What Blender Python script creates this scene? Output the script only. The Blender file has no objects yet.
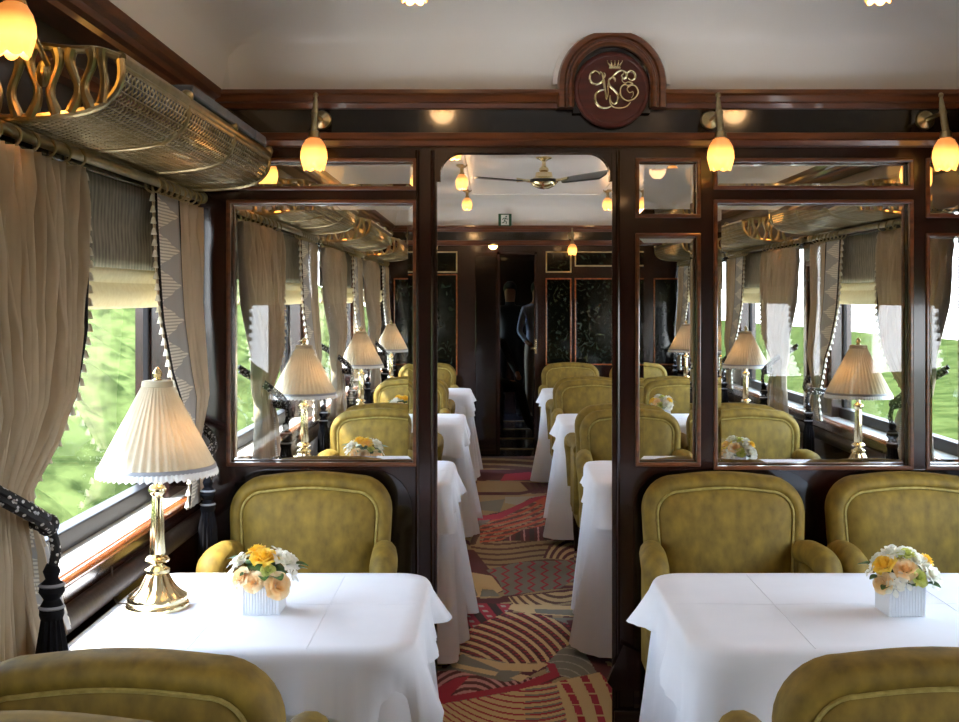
import bpy, math, random
import numpy as np
from mathutils import Vector, Matrix
PI = math.pi
S = bpy.context.scene
COL = S.collection

# ------------------------------------------------------------------ camera
EYE = 1.52
cd = bpy.data.cameras.new('camera')
cam = bpy.data.objects.new('camera', cd); COL.objects.link(cam)
cam.location = (0, 0, EYE); cam.rotation_euler = (PI/2, 0, 0)
cd.sensor_fit = 'HORIZONTAL'; cd.sensor_width = 36
cd.lens = 36*1150/959
cd.shift_x = -10.5/959; cd.shift_y = -61/959
cd.clip_start = 0.05; cd.clip_end = 500
S.camera = cam

# ------------------------------------------------------------------ world, sun, exposure
S.view_settings.view_transform = 'Standard'; S.view_settings.look = 'None'
S.view_settings.gamma = 1; S.view_settings.use_curve_mapping = False
S.view_settings.exposure = 0.58
w = bpy.data.worlds.new('world'); S.world = w; w.use_nodes = True
nt = w.node_tree; nt.nodes.clear()
out = nt.nodes.new('ShaderNodeOutputWorld'); bg = nt.nodes.new('ShaderNodeBackground')
tc = nt.nodes.new('ShaderNodeTexCoord'); sp = nt.nodes.new('ShaderNodeSeparateXYZ')
cr = nt.nodes.new('ShaderNodeValToRGB')
cr.color_ramp.elements[0].position = 0.0; cr.color_ramp.elements[0].color = (0.90, 0.95, 1.0, 1)
cr.color_ramp.elements[1].position = 0.6; cr.color_ramp.elements[1].color = (0.55, 0.74, 1.0, 1)
nt.links.new(tc.outputs['Generated'], sp.inputs[0]); nt.links.new(sp.outputs['Z'], cr.inputs[0])
nt.links.new(cr.outputs[0], bg.inputs[0]); nt.links.new(bg.outputs[0], out.inputs[0])
bg.inputs[1].default_value = 9.0
sd = bpy.data.lights.new('sun', 'SUN'); sun = bpy.data.objects.new('sun', sd); COL.objects.link(sun)
sd.energy = 18; sd.angle = math.radians(3); sd.color = (1, .96, .88)
sdir = Vector((0.38, 0.10, -0.92))      # light travels right and down, in through the left windows
sun.rotation_euler = sdir.to_track_quat('-Z', 'Y').to_euler()
S.cycles.use_denoising = True
S.cycles.max_bounces = 12; S.cycles.diffuse_bounces = 6; S.cycles.glossy_bounces = 5
S.cycles.transmission_bounces = 10; S.cycles.transparent_max_bounces = 24
S.cycles.caustics_refractive = True; S.cycles.caustics_reflective = False
S.cycles.sample_clamp_indirect = 6.0; S.cycles.blur_glossy = 0.5

# ------------------------------------------------------------------ materials
def lin(r, g, b):
    f = lambda c: (c/255/12.92) if c/255 <= .04045 else ((c/255+.055)/1.055)**2.4
    return (f(r), f(g), f(b), 1)
M = {}
def mat(name, c1, c2=None, rough=.5, metal=0, scale=30, stretch=(1, 1, 1), sheen=0, coat=0, bump=0, trans=0,
        detail=4, subs=0, spec=None, lo=.35, hi=.65):
    m = bpy.data.materials.new(name); m.use_nodes = True; n = m.node_tree; b = n.nodes['Principled BSDF']
    b.inputs['Roughness'].default_value = rough; b.inputs['Metallic'].default_value = metal
    if spec is not None: b.inputs['Specular IOR Level'].default_value = spec
    if coat: b.inputs['Coat Weight'].default_value = coat; b.inputs['Coat Roughness'].default_value = .05
    if sheen: b.inputs['Sheen Weight'].default_value = sheen; b.inputs['Sheen Roughness'].default_value = .4
    tcn = n.nodes.new('ShaderNodeTexCoord'); mp = n.nodes.new('ShaderNodeMapping'); mp.inputs['Scale'].default_value = stretch
    nz = n.nodes.new('ShaderNodeTexNoise'); nz.inputs['Scale'].default_value = scale; nz.inputs['Detail'].default_value = detail
    rp = n.nodes.new('ShaderNodeValToRGB')
    rp.color_ramp.elements[0].position = lo; rp.color_ramp.elements[1].position = hi
    rp.color_ramp.elements[0].color = c1; rp.color_ramp.elements[1].color = c2 or c1
    n.links.new(tcn.outputs['Object'], mp.inputs[0]); n.links.new(mp.outputs[0], nz.inputs[0])
    n.links.new(nz.outputs[0], rp.inputs[0]); n.links.new(rp.outputs[0], b.inputs['Base Color'])
    if sheen: n.links.new(rp.outputs[0], b.inputs['Sheen Tint'])
    if bump:
        bp = n.nodes.new('ShaderNodeBump'); bp.inputs['Strength'].default_value = bump; bp.inputs['Distance'].default_value = .01
        n.links.new(nz.outputs[0], bp.inputs['Height']); n.links.new(bp.outputs[0], b.inputs['Normal'])
    if trans:
        tr = n.nodes.new('ShaderNodeBsdfTranslucent'); mx = n.nodes.new('ShaderNodeMixShader'); mx.inputs[0].default_value = trans
        n.links.new(rp.outputs[0], tr.inputs[0]); n.links.new(b.outputs[0], mx.inputs[1]); n.links.new(tr.outputs[0], mx.inputs[2])
        n.links.new(mx.outputs[0], n.nodes['Material Output'].inputs[0])
    M[name] = m
    return m
def nodes(name):
    m = bpy.data.materials.new(name); m.use_nodes = True; M[name] = m
    return m, m.node_tree, m.node_tree.nodes, m.node_tree.links, m.node_tree.nodes['Principled BSDF'], m.node_tree.nodes['Material Output']
def math_node(n, l, op, a, b=None):
    q = n.new('ShaderNodeMath'); q.operation = op
    for i, v in enumerate((a, b)):
        if v is None: continue
        if isinstance(v, (int, float)): q.inputs[i].default_value = v
        else: l.new(v, q.inputs[i])
    return q.outputs[0]
mat('mahogany', lin(26, 10, 7), lin(46, 18, 11), rough=.2, coat=.25, scale=9, stretch=(6, 6, .6))
mat('mahogany_beam', lin(80, 42, 21), lin(114, 64, 34), rough=.28, coat=.5, scale=9, stretch=(.6, 6, 6))
mat('cornice_wood', lin(80, 42, 22), lin(112, 62, 34), rough=.28, coat=.5, scale=9, stretch=(6, .6, 6))
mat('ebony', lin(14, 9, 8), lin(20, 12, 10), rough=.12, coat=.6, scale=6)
mat('varnished_rail', lin(120, 62, 30), lin(160, 88, 46), rough=.2, coat=.7, scale=9, stretch=(6, .5, 6))
mat('disc_wood', lin(70, 20, 12), lin(92, 30, 18), rough=.45, coat=.1, scale=8, stretch=(.8, 5, 5))
mat('ceiling_paint', lin(234, 233, 230), lin(238, 237, 234), rough=.32, scale=2)
mat('upper_wall', lin(38, 32, 32), lin(48, 41, 40), rough=.4, scale=20)
mat('velvet', lin(94, 74, 13), lin(140, 113, 32), rough=.75, sheen=.35, scale=22, stretch=(1.4, 1, .9), bump=.04, detail=10, lo=.25, hi=.75)
mat('velvet_piping', lin(140, 122, 56), lin(165, 145, 78), rough=.7, sheen=.5, scale=60)
mat('linen', lin(228, 229, 234), lin(231, 232, 237), rough=.85, scale=8, bump=.008)
mat('brass', lin(222, 204, 158), lin(236, 222, 180), rough=.2, metal=1, scale=12)
mat('old_brass', lin(160, 148, 112), lin(188, 174, 138), rough=.28, metal=1, scale=18)
mat('dark_metal', lin(40, 36, 30), rough=.4, metal=1)
mat('curtain', lin(188, 172, 146), lin(204, 188, 162), rough=.8, sheen=.25, scale=20, stretch=(1, 1, .2), trans=.12)
mat('trim_black', lin(9, 9, 13), lin(18, 17, 23), rough=.8, scale=150, spec=.2)
mat('tassel_cream', lin(206, 200, 180), lin(225, 220, 204), rough=.8, scale=80)
mat('blind_cream', lin(206, 196, 166), lin(214, 206, 178), rough=.8, scale=60, trans=.35)
mat('sill_paint', lin(226, 224, 218), rough=.25, coat=.4)
mat('window_bar', lin(13, 11, 15), rough=.45, spec=.25)
mat('armrest_leather', lin(30, 21, 18), lin(38, 27, 23), rough=.6, spec=.25, scale=60, bump=.1)
mat('porcelain', lin(222, 226, 232), rough=.25, coat=.4)
mat('petal_yellow', lin(252, 206, 50), lin(255, 230, 110), rough=.6, scale=40, trans=.25)
mat('petal_peach', lin(252, 214, 150), lin(255, 236, 196), rough=.6, scale=40, trans=.25)
mat('petal_white', lin(245, 243, 228), lin(252, 252, 245), rough=.6, scale=40, trans=.25)
mat('petal_lime', lin(205, 210, 110), lin(225, 228, 140), rough=.6, scale=40, trans=.25)
mat('leaf', lin(40, 72, 34), lin(80, 120, 60), rough=.45, scale=40)
mat('fan_blade', lin(14, 13, 12), rough=.3, coat=.4)
mat('book_grey', lin(96, 104, 116), lin(110, 118, 130), rough=.5, scale=20)
mat('skin', lin(196, 140, 108), rough=.5)
mat('hair', lin(40, 28, 22), rough=.6)
mat('suit_black', lin(20, 20, 22), rough=.7)
mat('shirt_blue', lin(150, 170, 205), lin(170, 188, 215), rough=.8, scale=4, stretch=(30, 1, 1))
mat('trouser_khaki', lin(170, 160, 140), rough=.8)
mat('floor_dark', lin(60, 62, 74), rough=.15, coat=.5)
mat('grass', lin(34, 44, 20), lin(56, 65, 34), rough=1, spec=0, scale=1.6, detail=9)
mat('bank_grass', lin(40, 50, 25), lin(80, 90, 50), rough=1, spec=0, scale=3.2, stretch=(.8, .5, 1.6), detail=12, lo=.36, hi=.64)
mat('bush_leaf', lin(40, 84, 28), lin(96, 150, 56), rough=.8, scale=3, detail=8, trans=.3)
mat('pale_gravel', lin(206, 196, 184), lin(222, 212, 200), rough=.9, scale=1)  # very pale so the unseen track bed bounces sunlight up to the ceiling
mat('body_blue', lin(24, 34, 62), rough=.3)
mat('cord_black', lin(30, 24, 20), rough=.5)
# pleated shade cloth
mat('shade_cloth', lin(188, 180, 158), lin(200, 191, 168), rough=.85, scale=20, trans=.35)
mat('fringe_white', lin(226, 228, 230), rough=.85, trans=.2, scale=200)
mat('braid_grey', lin(150, 152, 158), rough=.8)
# braid band: triangles of grey and pale striped weave, laid out along the band's own UV
m, n_, nn, ll, b, o = nodes('zigzag_braid')
uv = nn.new('ShaderNodeUVMap'); s = nn.new('ShaderNodeSeparateXYZ'); ll.new(uv.outputs[0], s.inputs[0])
fr = math_node(nn, ll, 'PINGPONG', math_node(nn, ll, 'MULTIPLY', s.outputs[1], 1.0), .5)
tri = math_node(nn, ll, 'MULTIPLY', fr, 1.9)
gt = math_node(nn, ll, 'GREATER_THAN', s.outputs[0], tri)
st = math_node(nn, ll, 'GREATER_THAN', math_node(nn, ll, 'FRACT', math_node(nn, ll, 'MULTIPLY', s.outputs[1], 11)), .6)
ca = nn.new('ShaderNodeMix'); ca.data_type = 'RGBA'; ca.inputs[6].default_value = lin(238, 234, 222); ca.inputs[7].default_value = lin(190, 186, 176)
ll.new(st, ca.inputs[0])
cb = nn.new('ShaderNodeMix'); cb.data_type = 'RGBA'; cb.inputs[7].default_value = lin(178, 178, 176)
ll.new(gt, cb.inputs[0]); ll.new(ca.outputs[2], cb.inputs[6]); ll.new(cb.outputs[2], b.inputs['Base Color']); b.inputs['Roughness'].default_value = .85
# patterned upper blind: faint fish-scale weave
m, n_, nn, ll, b, o = nodes('blind_pattern')
tcn = nn.new('ShaderNodeTexCoord'); mp = nn.new('ShaderNodeMapping'); mp.inputs['Scale'].default_value = (1, 1, .35); ll.new(tcn.outputs['Object'], mp.inputs[0])
wv = nn.new('ShaderNodeTexWave'); wv.wave_type = 'BANDS'; wv.bands_direction = 'Y'; wv.inputs['Scale'].default_value = 11; wv.inputs['Distortion'].default_value = 3; wv.inputs['Detail'].default_value = 3
vo = nn.new('ShaderNodeTexVoronoi'); vo.inputs['Scale'].default_value = 60; ll.new(mp.outputs[0], wv.inputs[0]); ll.new(mp.outputs[0], vo.inputs[0])
ad = math_node(nn, ll, 'ADD', math_node(nn, ll, 'MULTIPLY', wv.outputs[1], .5), math_node(nn, ll, 'MULTIPLY', vo.outputs[0], .7))
rp = nn.new('ShaderNodeValToRGB'); rp.color_ramp.elements[0].color = lin(92, 88, 78); rp.color_ramp.elements[1].color = lin(148, 143, 130)
ll.new(ad, rp.inputs[0]); ll.new(rp.outputs[0], b.inputs['Base Color']); b.inputs['Roughness'].default_value = .85
# rope: black with small white dashes
m, n_, nn, ll, b, o = nodes('rope_black_white')
tcn = nn.new('ShaderNodeTexCoord'); ck = nn.new('ShaderNodeTexVoronoi'); ck.inputs['Scale'].default_value = 85
ll.new(tcn.outputs['Object'], ck.inputs[0])
gt = math_node(nn, ll, 'LESS_THAN', ck.outputs[0], .33)
cb = nn.new('ShaderNodeMix'); cb.data_type = 'RGBA'; cb.inputs[6].default_value = lin(14, 14, 18); cb.inputs[7].default_value = lin(205, 205, 205)
ll.new(gt, cb.inputs[0]); ll.new(cb.outputs[2], b.inputs['Base Color']); b.inputs['Roughness'].default_value = .7
# carpet from the colours of the weave stored on the mesh
m, n_, nn, ll, b, o = nodes('carpet')
at = nn.new('ShaderNodeAttribute'); at.attribute_name = 'weave'; ll.new(at.outputs['Color'], b.inputs['Base Color']); b.inputs['Roughness'].default_value = .95
nz = nn.new('ShaderNodeTexNoise'); nz.inputs['Scale'].default_value = 400; bp = nn.new('ShaderNodeBump'); bp.inputs['Strength'].default_value = .3
ll.new(nz.outputs[0], bp.inputs['Height']); ll.new(bp.outputs[0], b.inputs['Normal']); b.inputs['Sheen Weight'].default_value = .15
# glass
m, n_, nn, ll, b, o = nodes('bevelled_glass')
b.inputs['Base Color'].default_value = (.97, .985, .97, 1); b.inputs['Transmission Weight'].default_value = 1; b.inputs['Roughness'].default_value = 0; b.inputs['IOR'].default_value = 1.47
m, n_, nn, ll, b, o = nodes('window_glass')
tr = nn.new('ShaderNodeBsdfTransparent'); gl = nn.new('ShaderNodeBsdfGlossy'); gl.inputs['Roughness'].default_value = .01; mx = nn.new('ShaderNodeMixShader'); fz = nn.new('ShaderNodeLayerWeight'); fz.inputs[0].default_value = .5
ll.new(math_node(nn, ll, 'ADD', math_node(nn, ll, 'MULTIPLY', math_node(nn, ll, 'POWER', fz.outputs[1], 5.0), .7), .05), mx.inputs[0]); ll.new(tr.outputs[0], mx.inputs[1]); ll.new(gl.outputs[0], mx.inputs[2]); ll.new(mx.outputs[0], o.inputs[0])
# engraved dark glass with pale leaf engraving
m, n_, nn, ll, b, o = nodes('engraved_glass')
tcn = nn.new('ShaderNodeTexCoord'); nz = nn.new('ShaderNodeTexNoise'); nz.inputs['Scale'].default_value = 13; nz.inputs['Detail'].default_value = 5; nz.inputs['Distortion'].default_value = 2.5
ll.new(tcn.outputs['Object'], nz.inputs[0])
rp = nn.new('ShaderNodeValToRGB'); rp.color_ramp.elements[0].position = .56; rp.color_ramp.elements[0].color = lin(10, 14, 12); rp.color_ramp.elements[1].position = .70; rp.color_ramp.elements[1].color = lin(48, 58, 46)
ll.new(nz.outputs[0], rp.inputs[0]); ll.new(rp.outputs[0], b.inputs['Base Color']); b.inputs['Roughness'].default_value = .08
# lit lamp glass and bulbs
def emit(name, col, st, diff=None, grad=None):
    m, n_, nn, ll, b, o = nodes(name)
    b.inputs['Base Color'].default_value = diff or col; b.inputs['Emission Color'].default_value = col; b.inputs['Emission Strength'].default_value = st
    b.inputs['Roughness'].default_value = .3
    return m
emit('bulb_glow', (1, .66, .26, 1), 22)
emit('table_bulb', (1, .50, .18, 1), 22)
emit('dome_glow', (1, .62, .25, 1), 7)
# tulip: etched amber glass glowing by its bulb, hottest where the bulb sits
m, n_, nn, ll, b, o = nodes('tulip_glass')
tcn = nn.new('ShaderNodeTexCoord'); s = nn.new('ShaderNodeSeparateXYZ'); ll.new(tcn.outputs['Object'], s.inputs[0])
mr = nn.new('ShaderNodeMapRange'); mr.inputs[1].default_value = -.095; mr.inputs[2].default_value = -.02; ll.new(s.outputs[2], mr.inputs[0])
rp = nn.new('ShaderNodeValToRGB'); e = rp.color_ramp.elements
e[0].position = 0; e[0].color = (1.5, .72, .15, 1); e[1].position = 1; e[1].color = (.50, .16, .03, 1)
k = rp.color_ramp.elements.new(.35); k.color = (2.2, 1.05, .20, 1)
ll.new(mr.outputs[0], rp.inputs[0]); ll.new(rp.outputs[0], b.inputs['Emission Color']); b.inputs['Emission Strength'].default_value = 1.0
b.inputs['Base Color'].default_value = lin(235, 190, 130); b.inputs['Roughness'].default_value = .3
m, n_, nn, ll, b, o = nodes('sign_green'); b.inputs['Base Color'].default_value = lin(10, 80, 52); b.inputs['Roughness'].default_value = .4
m, n_, nn, ll, b, o = nodes('sign_white'); b.inputs['Base Color'].default_value = lin(225, 232, 225); b.inputs['Roughness'].default_value = .4

# ------------------------------------------------------------------ mesh building
class MB:
    def __init__(s): s.v = []; s.f = []; s.uv = None
    def add(s, v, f):
        k = len(s.v); s.v += [tuple(p) for p in v]; s.f += [tuple(i+k for i in q) for q in f]; return s
    def box(s, x0, x1, y0, y1, z0, z1):
        return s.add([(x, y, z) for x in (x0, x1) for y in (y0, y1) for z in (z0, z1)],
                     [(0, 1, 3, 2), (4, 6, 7, 5), (0, 4, 5, 1), (2, 3, 7, 6), (0, 2, 6, 4), (1, 5, 7, 3)])
    def cbox(s, c, d): return s.box(c[0]-d[0]/2, c[0]+d[0]/2, c[1]-d[1]/2, c[1]+d[1]/2, c[2]-d[2]/2, c[2]+d[2]/2)
    def rings(s, rs, closed=True, cap=True):
        n = len(rs[0]); k = len(s.v)
        for r in rs: s.v += [tuple(p) for p in r]
        for i in range(len(rs)-1):
            for j in range(n if closed else n-1):
                a = k+i*n+j; b = k+i*n+(j+1) % n
                s.f.append((a, b, b+n, a+n))
        if cap and closed:
            s.f.append(tuple(k+j for j in reversed(range(n)))); s.f.append(tuple(k+(len(rs)-1)*n+j for j in range(n)))
        return s
    def lathe(s, prof, n=24, c=(0, 0, 0), mod=None, cap=True, ax='z'):
        rs = []
        for i, (r, z) in enumerate(prof):
            ring = []
            for j in range(n):
                a = 2*PI*j/n; q = r*(mod(i, j, a) if mod else 1)
                p = (q*math.cos(a), q*math.sin(a), z)
                if ax == 'y': p = (p[0], -p[2], p[1])
                if ax == 'x': p = (p[2], p[0], p[1])
                ring.append((p[0]+c[0], p[1]+c[1], p[2]+c[2]))
            rs.append(ring)
        return s.rings(rs, cap=cap)
    def tube(s, pts, r, n=8, closed=False, cap=True, sx=1):
        P = [Vector(p) for p in pts]; m = len(P); rr = r if isinstance(r, (list, tuple)) else [r]*m
        t0 = (P[1]-P[0]).normalized(); up = Vector((0, 0, 1)) if abs(t0.z) < .9 else Vector((0, 1, 0))
        u = t0.cross(up).normalized(); rs = []
        for i in range(m):
            if closed: t = (P[(i+1) % m]-P[i-1]).normalized()
            else: t = (P[min(i+1, m-1)]-P[max(i-1, 0)]).normalized()
            u = (u-t*u.dot(t)); u = u.normalized() if u.length > 1e-6 else t.orthogonal().normalized()
            w_ = t.cross(u)
            rs.append([P[i]+(u*math.cos(2*PI*j/n)*sx+w_*math.sin(2*PI*j/n))*rr[i] for j in range(n)])
        if closed: rs.append(rs[0]); cap = False
        return s.rings(rs, cap=cap)
    def prism(s, poly, a, b, ax='y'):
        f = {'y': lambda p, t: (p[0], t, p[1]), 'x': lambda p, t: (t, p[0], p[1]), 'z': lambda p, t: (p[0], p[1], t)}[ax]
        return s.rings([[f(p, a) for p in poly], [f(p, b) for p in poly]])
    def grid(s, fn, nu, nv, uvf=None):
        k = len(s.v)
        for i in range(nu+1):
            for j in range(nv+1): s.v.append(tuple(fn(i/nu, j/nv)))
        for i in range(nu):
            for j in range(nv):
                a = k+i*(nv+1)+j; s.f.append((a, a+nv+1, a+nv+2, a+1))
        if uvf:
            s.uv = [uvf(i/nu, j/nv) for i in range(nu+1) for j in range(nv+1)]
        return s
    def sphere(s, c, r, n=12, m=8, sc=(1, 1, 1)):
        rs = [[(c[0]+r*sc[0]*math.sin(PI*i/m)*math.cos(2*PI*j/n), c[1]+r*sc[1]*math.sin(PI*i/m)*math.sin(2*PI*j/n), c[2]+r*sc[2]*math.cos(PI*i/m)) for j in range(n)] for i in range(1, m)]
        k = len(s.v); s.rings(rs, cap=False)
        s.f.append(tuple(k+j for j in reversed(range(n)))); s.f.append(tuple(k+(m-2)*n+j for j in range(n)))
        return s
    def build(s, name, m, parent=None, smooth=True, bevel=0, seg=2, loc=None, angle=35, solid=0):
        me = bpy.data.meshes.new(name); me.from_pydata(s.v, [], s.f); me.update()
        me.materials.append(M[m] if isinstance(m, str) else m)
        if s.uv:
            ul = me.uv_layers.new(name='UVMap'); li = np.zeros(len(me.loops), dtype=np.int32); me.loops.foreach_get('vertex_index', li)
            ul.data.foreach_set('uv', np.array(s.uv, dtype=np.float32)[li].ravel())
        o = bpy.data.objects.new(name, me); COL.objects.link(o)
        if parent: o.parent = parent
        if loc: o.location = loc
        if bevel:
            q = o.modifiers.new('bevel', 'BEVEL'); q.width = bevel; q.segments = seg; q.limit_method = 'ANGLE'
        if solid:
            q = o.modifiers.new('solid', 'SOLIDIFY'); q.thickness = solid; q.offset = 0
        if smooth:
            me.polygons.foreach_set('use_smooth', [True]*len(me.polygons))
            me.set_sharp_from_angle(angle=math.radians(angle))
        return o
def tag(o, label=None, cat=None, group=None, kind=None):
    if label: o['label'] = label
    if cat: o['category'] = cat
    if group: o['group'] = group
    if kind: o['kind'] = kind
    return o
def thing(name, label=None, cat=None, group=None, loc=(0, 0, 0), rz=0):
    o = bpy.data.objects.new(name, None); COL.objects.link(o); o.location = loc; o.rotation_euler = (0, 0, rz); o.empty_display_size = .05
    return tag(o, label, cat, group)
def kids(o): return [c for c in COL.objects if c.parent == o]
TREE = {}
def snap(root):
    ks = kids(root); TREE[root.name] = [(c, kids(c)) for c in ks]
def dup(root, loc, label, rz=0, mirror=False, group=None):
    if root.name not in TREE: snap(root)
    r = root.copy(); COL.objects.link(r); r.location = loc; r.rotation_euler = (0, 0, rz); r.scale = (-1 if mirror else 1, 1, 1); r['label'] = label
    if group: r['group'] = group
    for c, gs in TREE[root.name]:
        k = c.copy(); COL.objects.link(k); k.parent = r
        for g in gs:
            q = g.copy(); COL.objects.link(q); q.parent = k
    return r
def place(root, used, loc, label, rz=0, mirror=False, group=None):
    """the first instance is the prototype itself, the rest are copies"""
    if root.name not in TREE: snap(root)
    if not used:
        used.append(1); root.location = loc; root.rotation_euler = (0, 0, rz); root.scale = (-1 if mirror else 1, 1, 1); root['label'] = label
        if group: root['group'] = group
        return root
    return dup(root, loc, label, rz, mirror, group)
def spline(P, k=8):
    P = [Vector(p) for p in P]; out = []
    for i in range(len(P)-1):
        a, b, c, d = P[max(i-1, 0)], P[i], P[i+1], P[min(i+2, len(P)-1)]
        for j in range(k):
            t = j/k; out.append(.5*((2*b)+(c-a)*t+(2*a-5*b+4*c-d)*t*t+(3*b-a-3*c+d)*t**3))
    out.append(P[-1]); return out
def lerp(tab, z):
    """piecewise linear lookup, tab sorted by falling key"""
    if z >= tab[0][0]: return tab[0][1]
    for (a, va), (b, vb) in zip(tab, tab[1:]):
        if z >= b:
            t = (z-b)/(a-b); t = t*t*(3-2*t) if False else t
            return vb+(va-vb)*t
    return tab[-1][1]
def struct(mb, name, m, parent=None, **k):
    o = mb.build(name, m, parent, **k)
    if not parent: o['kind'] = 'structure'
    return o

# ------------------------------------------------------------------ the place: measures
XL, XR = -1.05, 1.89           # upper side walls
YB, YP, YP2, YE = -2.6, 4.0, 4.06, 11.2     # back wall, partition front/back, end wall
MID = .42
SIDES = ((-1, XL, 'left'), (1, XR, 'right'))
WIN = [.61, 2.9, 5.5, 7.79, 10.08]
mx_ = lambda x: 2*MID-x

# ground outside
def gnd(u, v):
    x = 2.6+u*55; y = -30+v*130
    return (x, y, -1.1+.05*math.sin(x*.4)*math.cos(y*.3))
tag(struct(MB().grid(lambda u, v: (4.8+u*15.2, -30+v*130, -1.1+.9*u*u+.04*math.sin(u*9)*math.cos(v*40)), 20, 60), 'ground', 'grass'), 'flat green grass beside the track seen through right windows', 'grass')
tag(struct(MB().grid(lambda u, v: (19.8+u*70, -30+v*130, -.25+u*3.0), 10, 30), 'ground_pale_field', 'pale_gravel'), 'pale bright ground beyond the grass', 'ground')
rnd = random.Random(3)
def bank(u, v):
    x = -4.5-u*11; y = -20+v*90
    h = -1.1+4.6*min(1, u*1.25)**.8
    h += .18*math.sin(y*1.3+u*9)*math.sin(u*14)+.12*math.sin(y*3.1+u*4)+.1*math.sin(y*5.7-u*17)
    return (x, y, h)
tag(struct(MB().grid(bank, 70, 300), 'ground_bank', 'bank_grass'), 'green grassy bank rising beside the track outside left windows', 'bank')
tag(struct(MB().box(-4.6, 5.0, -30, 60, -1.3, -1.1), 'ground_trackbed_bounce', 'pale_gravel'), 'unseen pale track bed widened to bounce light into the carriage', 'ground')  # widened out of view as a reflector, throwing sunlight up through the windows

# floor
struct(MB().box(-1.16, 2.0, YB, YE, -.08, -.012), 'floor', 'ebony', smooth=False)
# carpet with its woven pattern
def carpet():
    xs = np.concatenate([np.arange(-1.0, -.24, .03), np.arange(-.24, .52, .0045), np.arange(.52, 1.85, .03)])
    ys = np.concatenate([np.arange(YB+.02, 4.0, .04), np.arange(4.0, 7.0, .009), np.arange(7.0, YE, .02)])
    X, Y = np.meshgrid((xs[:-1]+xs[1:])/2, (ys[:-1]+ys[1:])/2, indexing='ij')
    # the pattern is drawn on a plan of the aisle: p runs across, q towards the far end
    px = 490+1150*X/np.maximum(Y, 1.2); py = 300+1748/np.maximum(Y, 1.2)
    C = {'cr': lin(172, 14, 56), 'ma': lin(88, 8, 30), 'be': lin(216, 190, 140), 'gr': lin(128, 128, 118), 'br': lin(96, 54, 38), 'or': lin(196, 84, 48),
         'ta': lin(170, 148, 108), 'dk': lin(50, 24, 26), 'pk': lin(204, 150, 150), 'lg': lin(170, 168, 156)}
    C = {k: np.array(v[:3]) for k, v in C.items()}
    R = np.zeros(X.shape+(3,)); R[:] = C['ma']
    # general ground: big overlapping fans, repeated over the whole floor
    cx = np.floor(X/.9)*.9+.45; cy = np.floor((Y+.35*np.floor(X/.9))/1.1)*1.1
    d = np.hypot(X-cx, (Y-cy+.35*np.floor(X/.9))*.8); k = (d/.05).astype(int) % 2
    R[k == 0] = C['ta']; R[d > .62] = C['gr']
    def poly(pts):
        ins = np.zeros(X.shape, bool); n = len(pts)
        for i in range(n):
            x1, y1 = pts[i]; x2, y2 = pts[(i+1) % n]
            if y1 == y2: continue
            c = ((y1 > py) != (y2 > py)) & (px < (x2-x1)*(py-y1)/(y2-y1)+x1); ins ^= c
        return ins
    zone = (X > -.5) & (X < .75) & (Y > 3.9)
    def fill(pts, col): m_ = poly(pts) & zone; R[m_] = C[col]; return m_
    def arcs(m_, c, sp, w_, col, ax=1., ay=1., dots=None, dash=0):
        d = np.hypot((px-c[0])*ax, (py-c[1])*ay); a = np.arctan2((py-c[1])*ay, (px-c[0])*ax)
        q = m_ & ((d % sp) < sp*w_)
        R[q] = C[col]
        if dots:
            R[m_ & ((d % sp) > sp*(w_+.25)) & ((d % sp) < sp*(w_+.55)) & (((a*d/4.) % 1) < .4)] = C[dots]
    # far band to near band
    m_ = fill([(470, 440), (560, 440), (575, 470), (465, 470)], 'dk'); arcs(m_, (500, 480), 6, .5, 'ma', .3, 1)
    m_ = fill([(465, 458), (560, 456), (566, 470), (468, 472)], 'br'); arcs(m_, (480, 500), 5, .4, 'ta', .25, 1)
    fill([(468, 470), (560, 469), (565, 481), (467, 480)], 'ma'); fill([(505, 474), (530, 472), (545, 479), (500, 481)], 'cr')
    fill([(478, 481), (545, 481), (545, 493), (468, 497)], 'ta')
    m_ = fill([(520, 482), (552, 483), (556, 494), (532, 494)], 'br'); arcs(m_, (512, 500), 6, .45, 'ma')
    fill([(466, 497), (548, 493), (500, 512), (468, 518)], 'ta'); fill([(478, 502), (505, 499), (500, 512), (480, 510)], 'gr')
    fill([(505, 497), (545, 496), (523, 506), (505, 503)], 'lg')
    fill([(465, 492), (520, 492), (560, 484), (560, 487), (520, 495), (465, 495)], 'ma')
    # orange fan
    m_ = fill([(470, 532), (495, 518), (530, 498), (545, 497), (562, 508), (568, 524), (545, 528), (520, 536), (505, 543), (470, 545)], 'ta')
    arcs(m_, (548, 545), 6, .5, 'br', .5, 1.2); m2 = m_ & (px < 545) & (py > 500+(px-500)*-.1) & (px > 480); arcs(m2, (460, 480), 5, .45, 'or', .6, 1.3, 'ma')
    fill([(528, 499), (546, 497), (562, 508), (548, 507)], 'or'); fill([(467, 517), (497, 514), (535, 497), (548, 495), (500, 519), (470, 521)], 'cr')
    m_ = fill([(500, 541), (522, 530), (568, 521), (571, 540), (540, 542)], 'ma'); arcs(m_, (440, 560), 14, .12, 'pk', 1, .4); arcs(m_, (446, 560), 14, .35, 'dk', 1, .4)
    m_ = fill([(470, 545), (505, 541), (574, 540), (574, 560), (520, 563), (485, 570), (474, 555)], 'ta'); wv = np.sin(px*.06)*2.4; R[m_ & (((py+wv) % 5.2) < 2.0)] = C['br']
    m_ = fill([(543, 558), (548, 546), (560, 541), (574, 540), (574, 560)], 'be'); arcs(m_, (575, 566), 6, .5, 'ma', 1, 1)
    # zigzags on grey
    fill([(455, 548), (474, 550), (490, 570), (505, 590), (480, 580), (455, 565)], 'ma')
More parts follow.
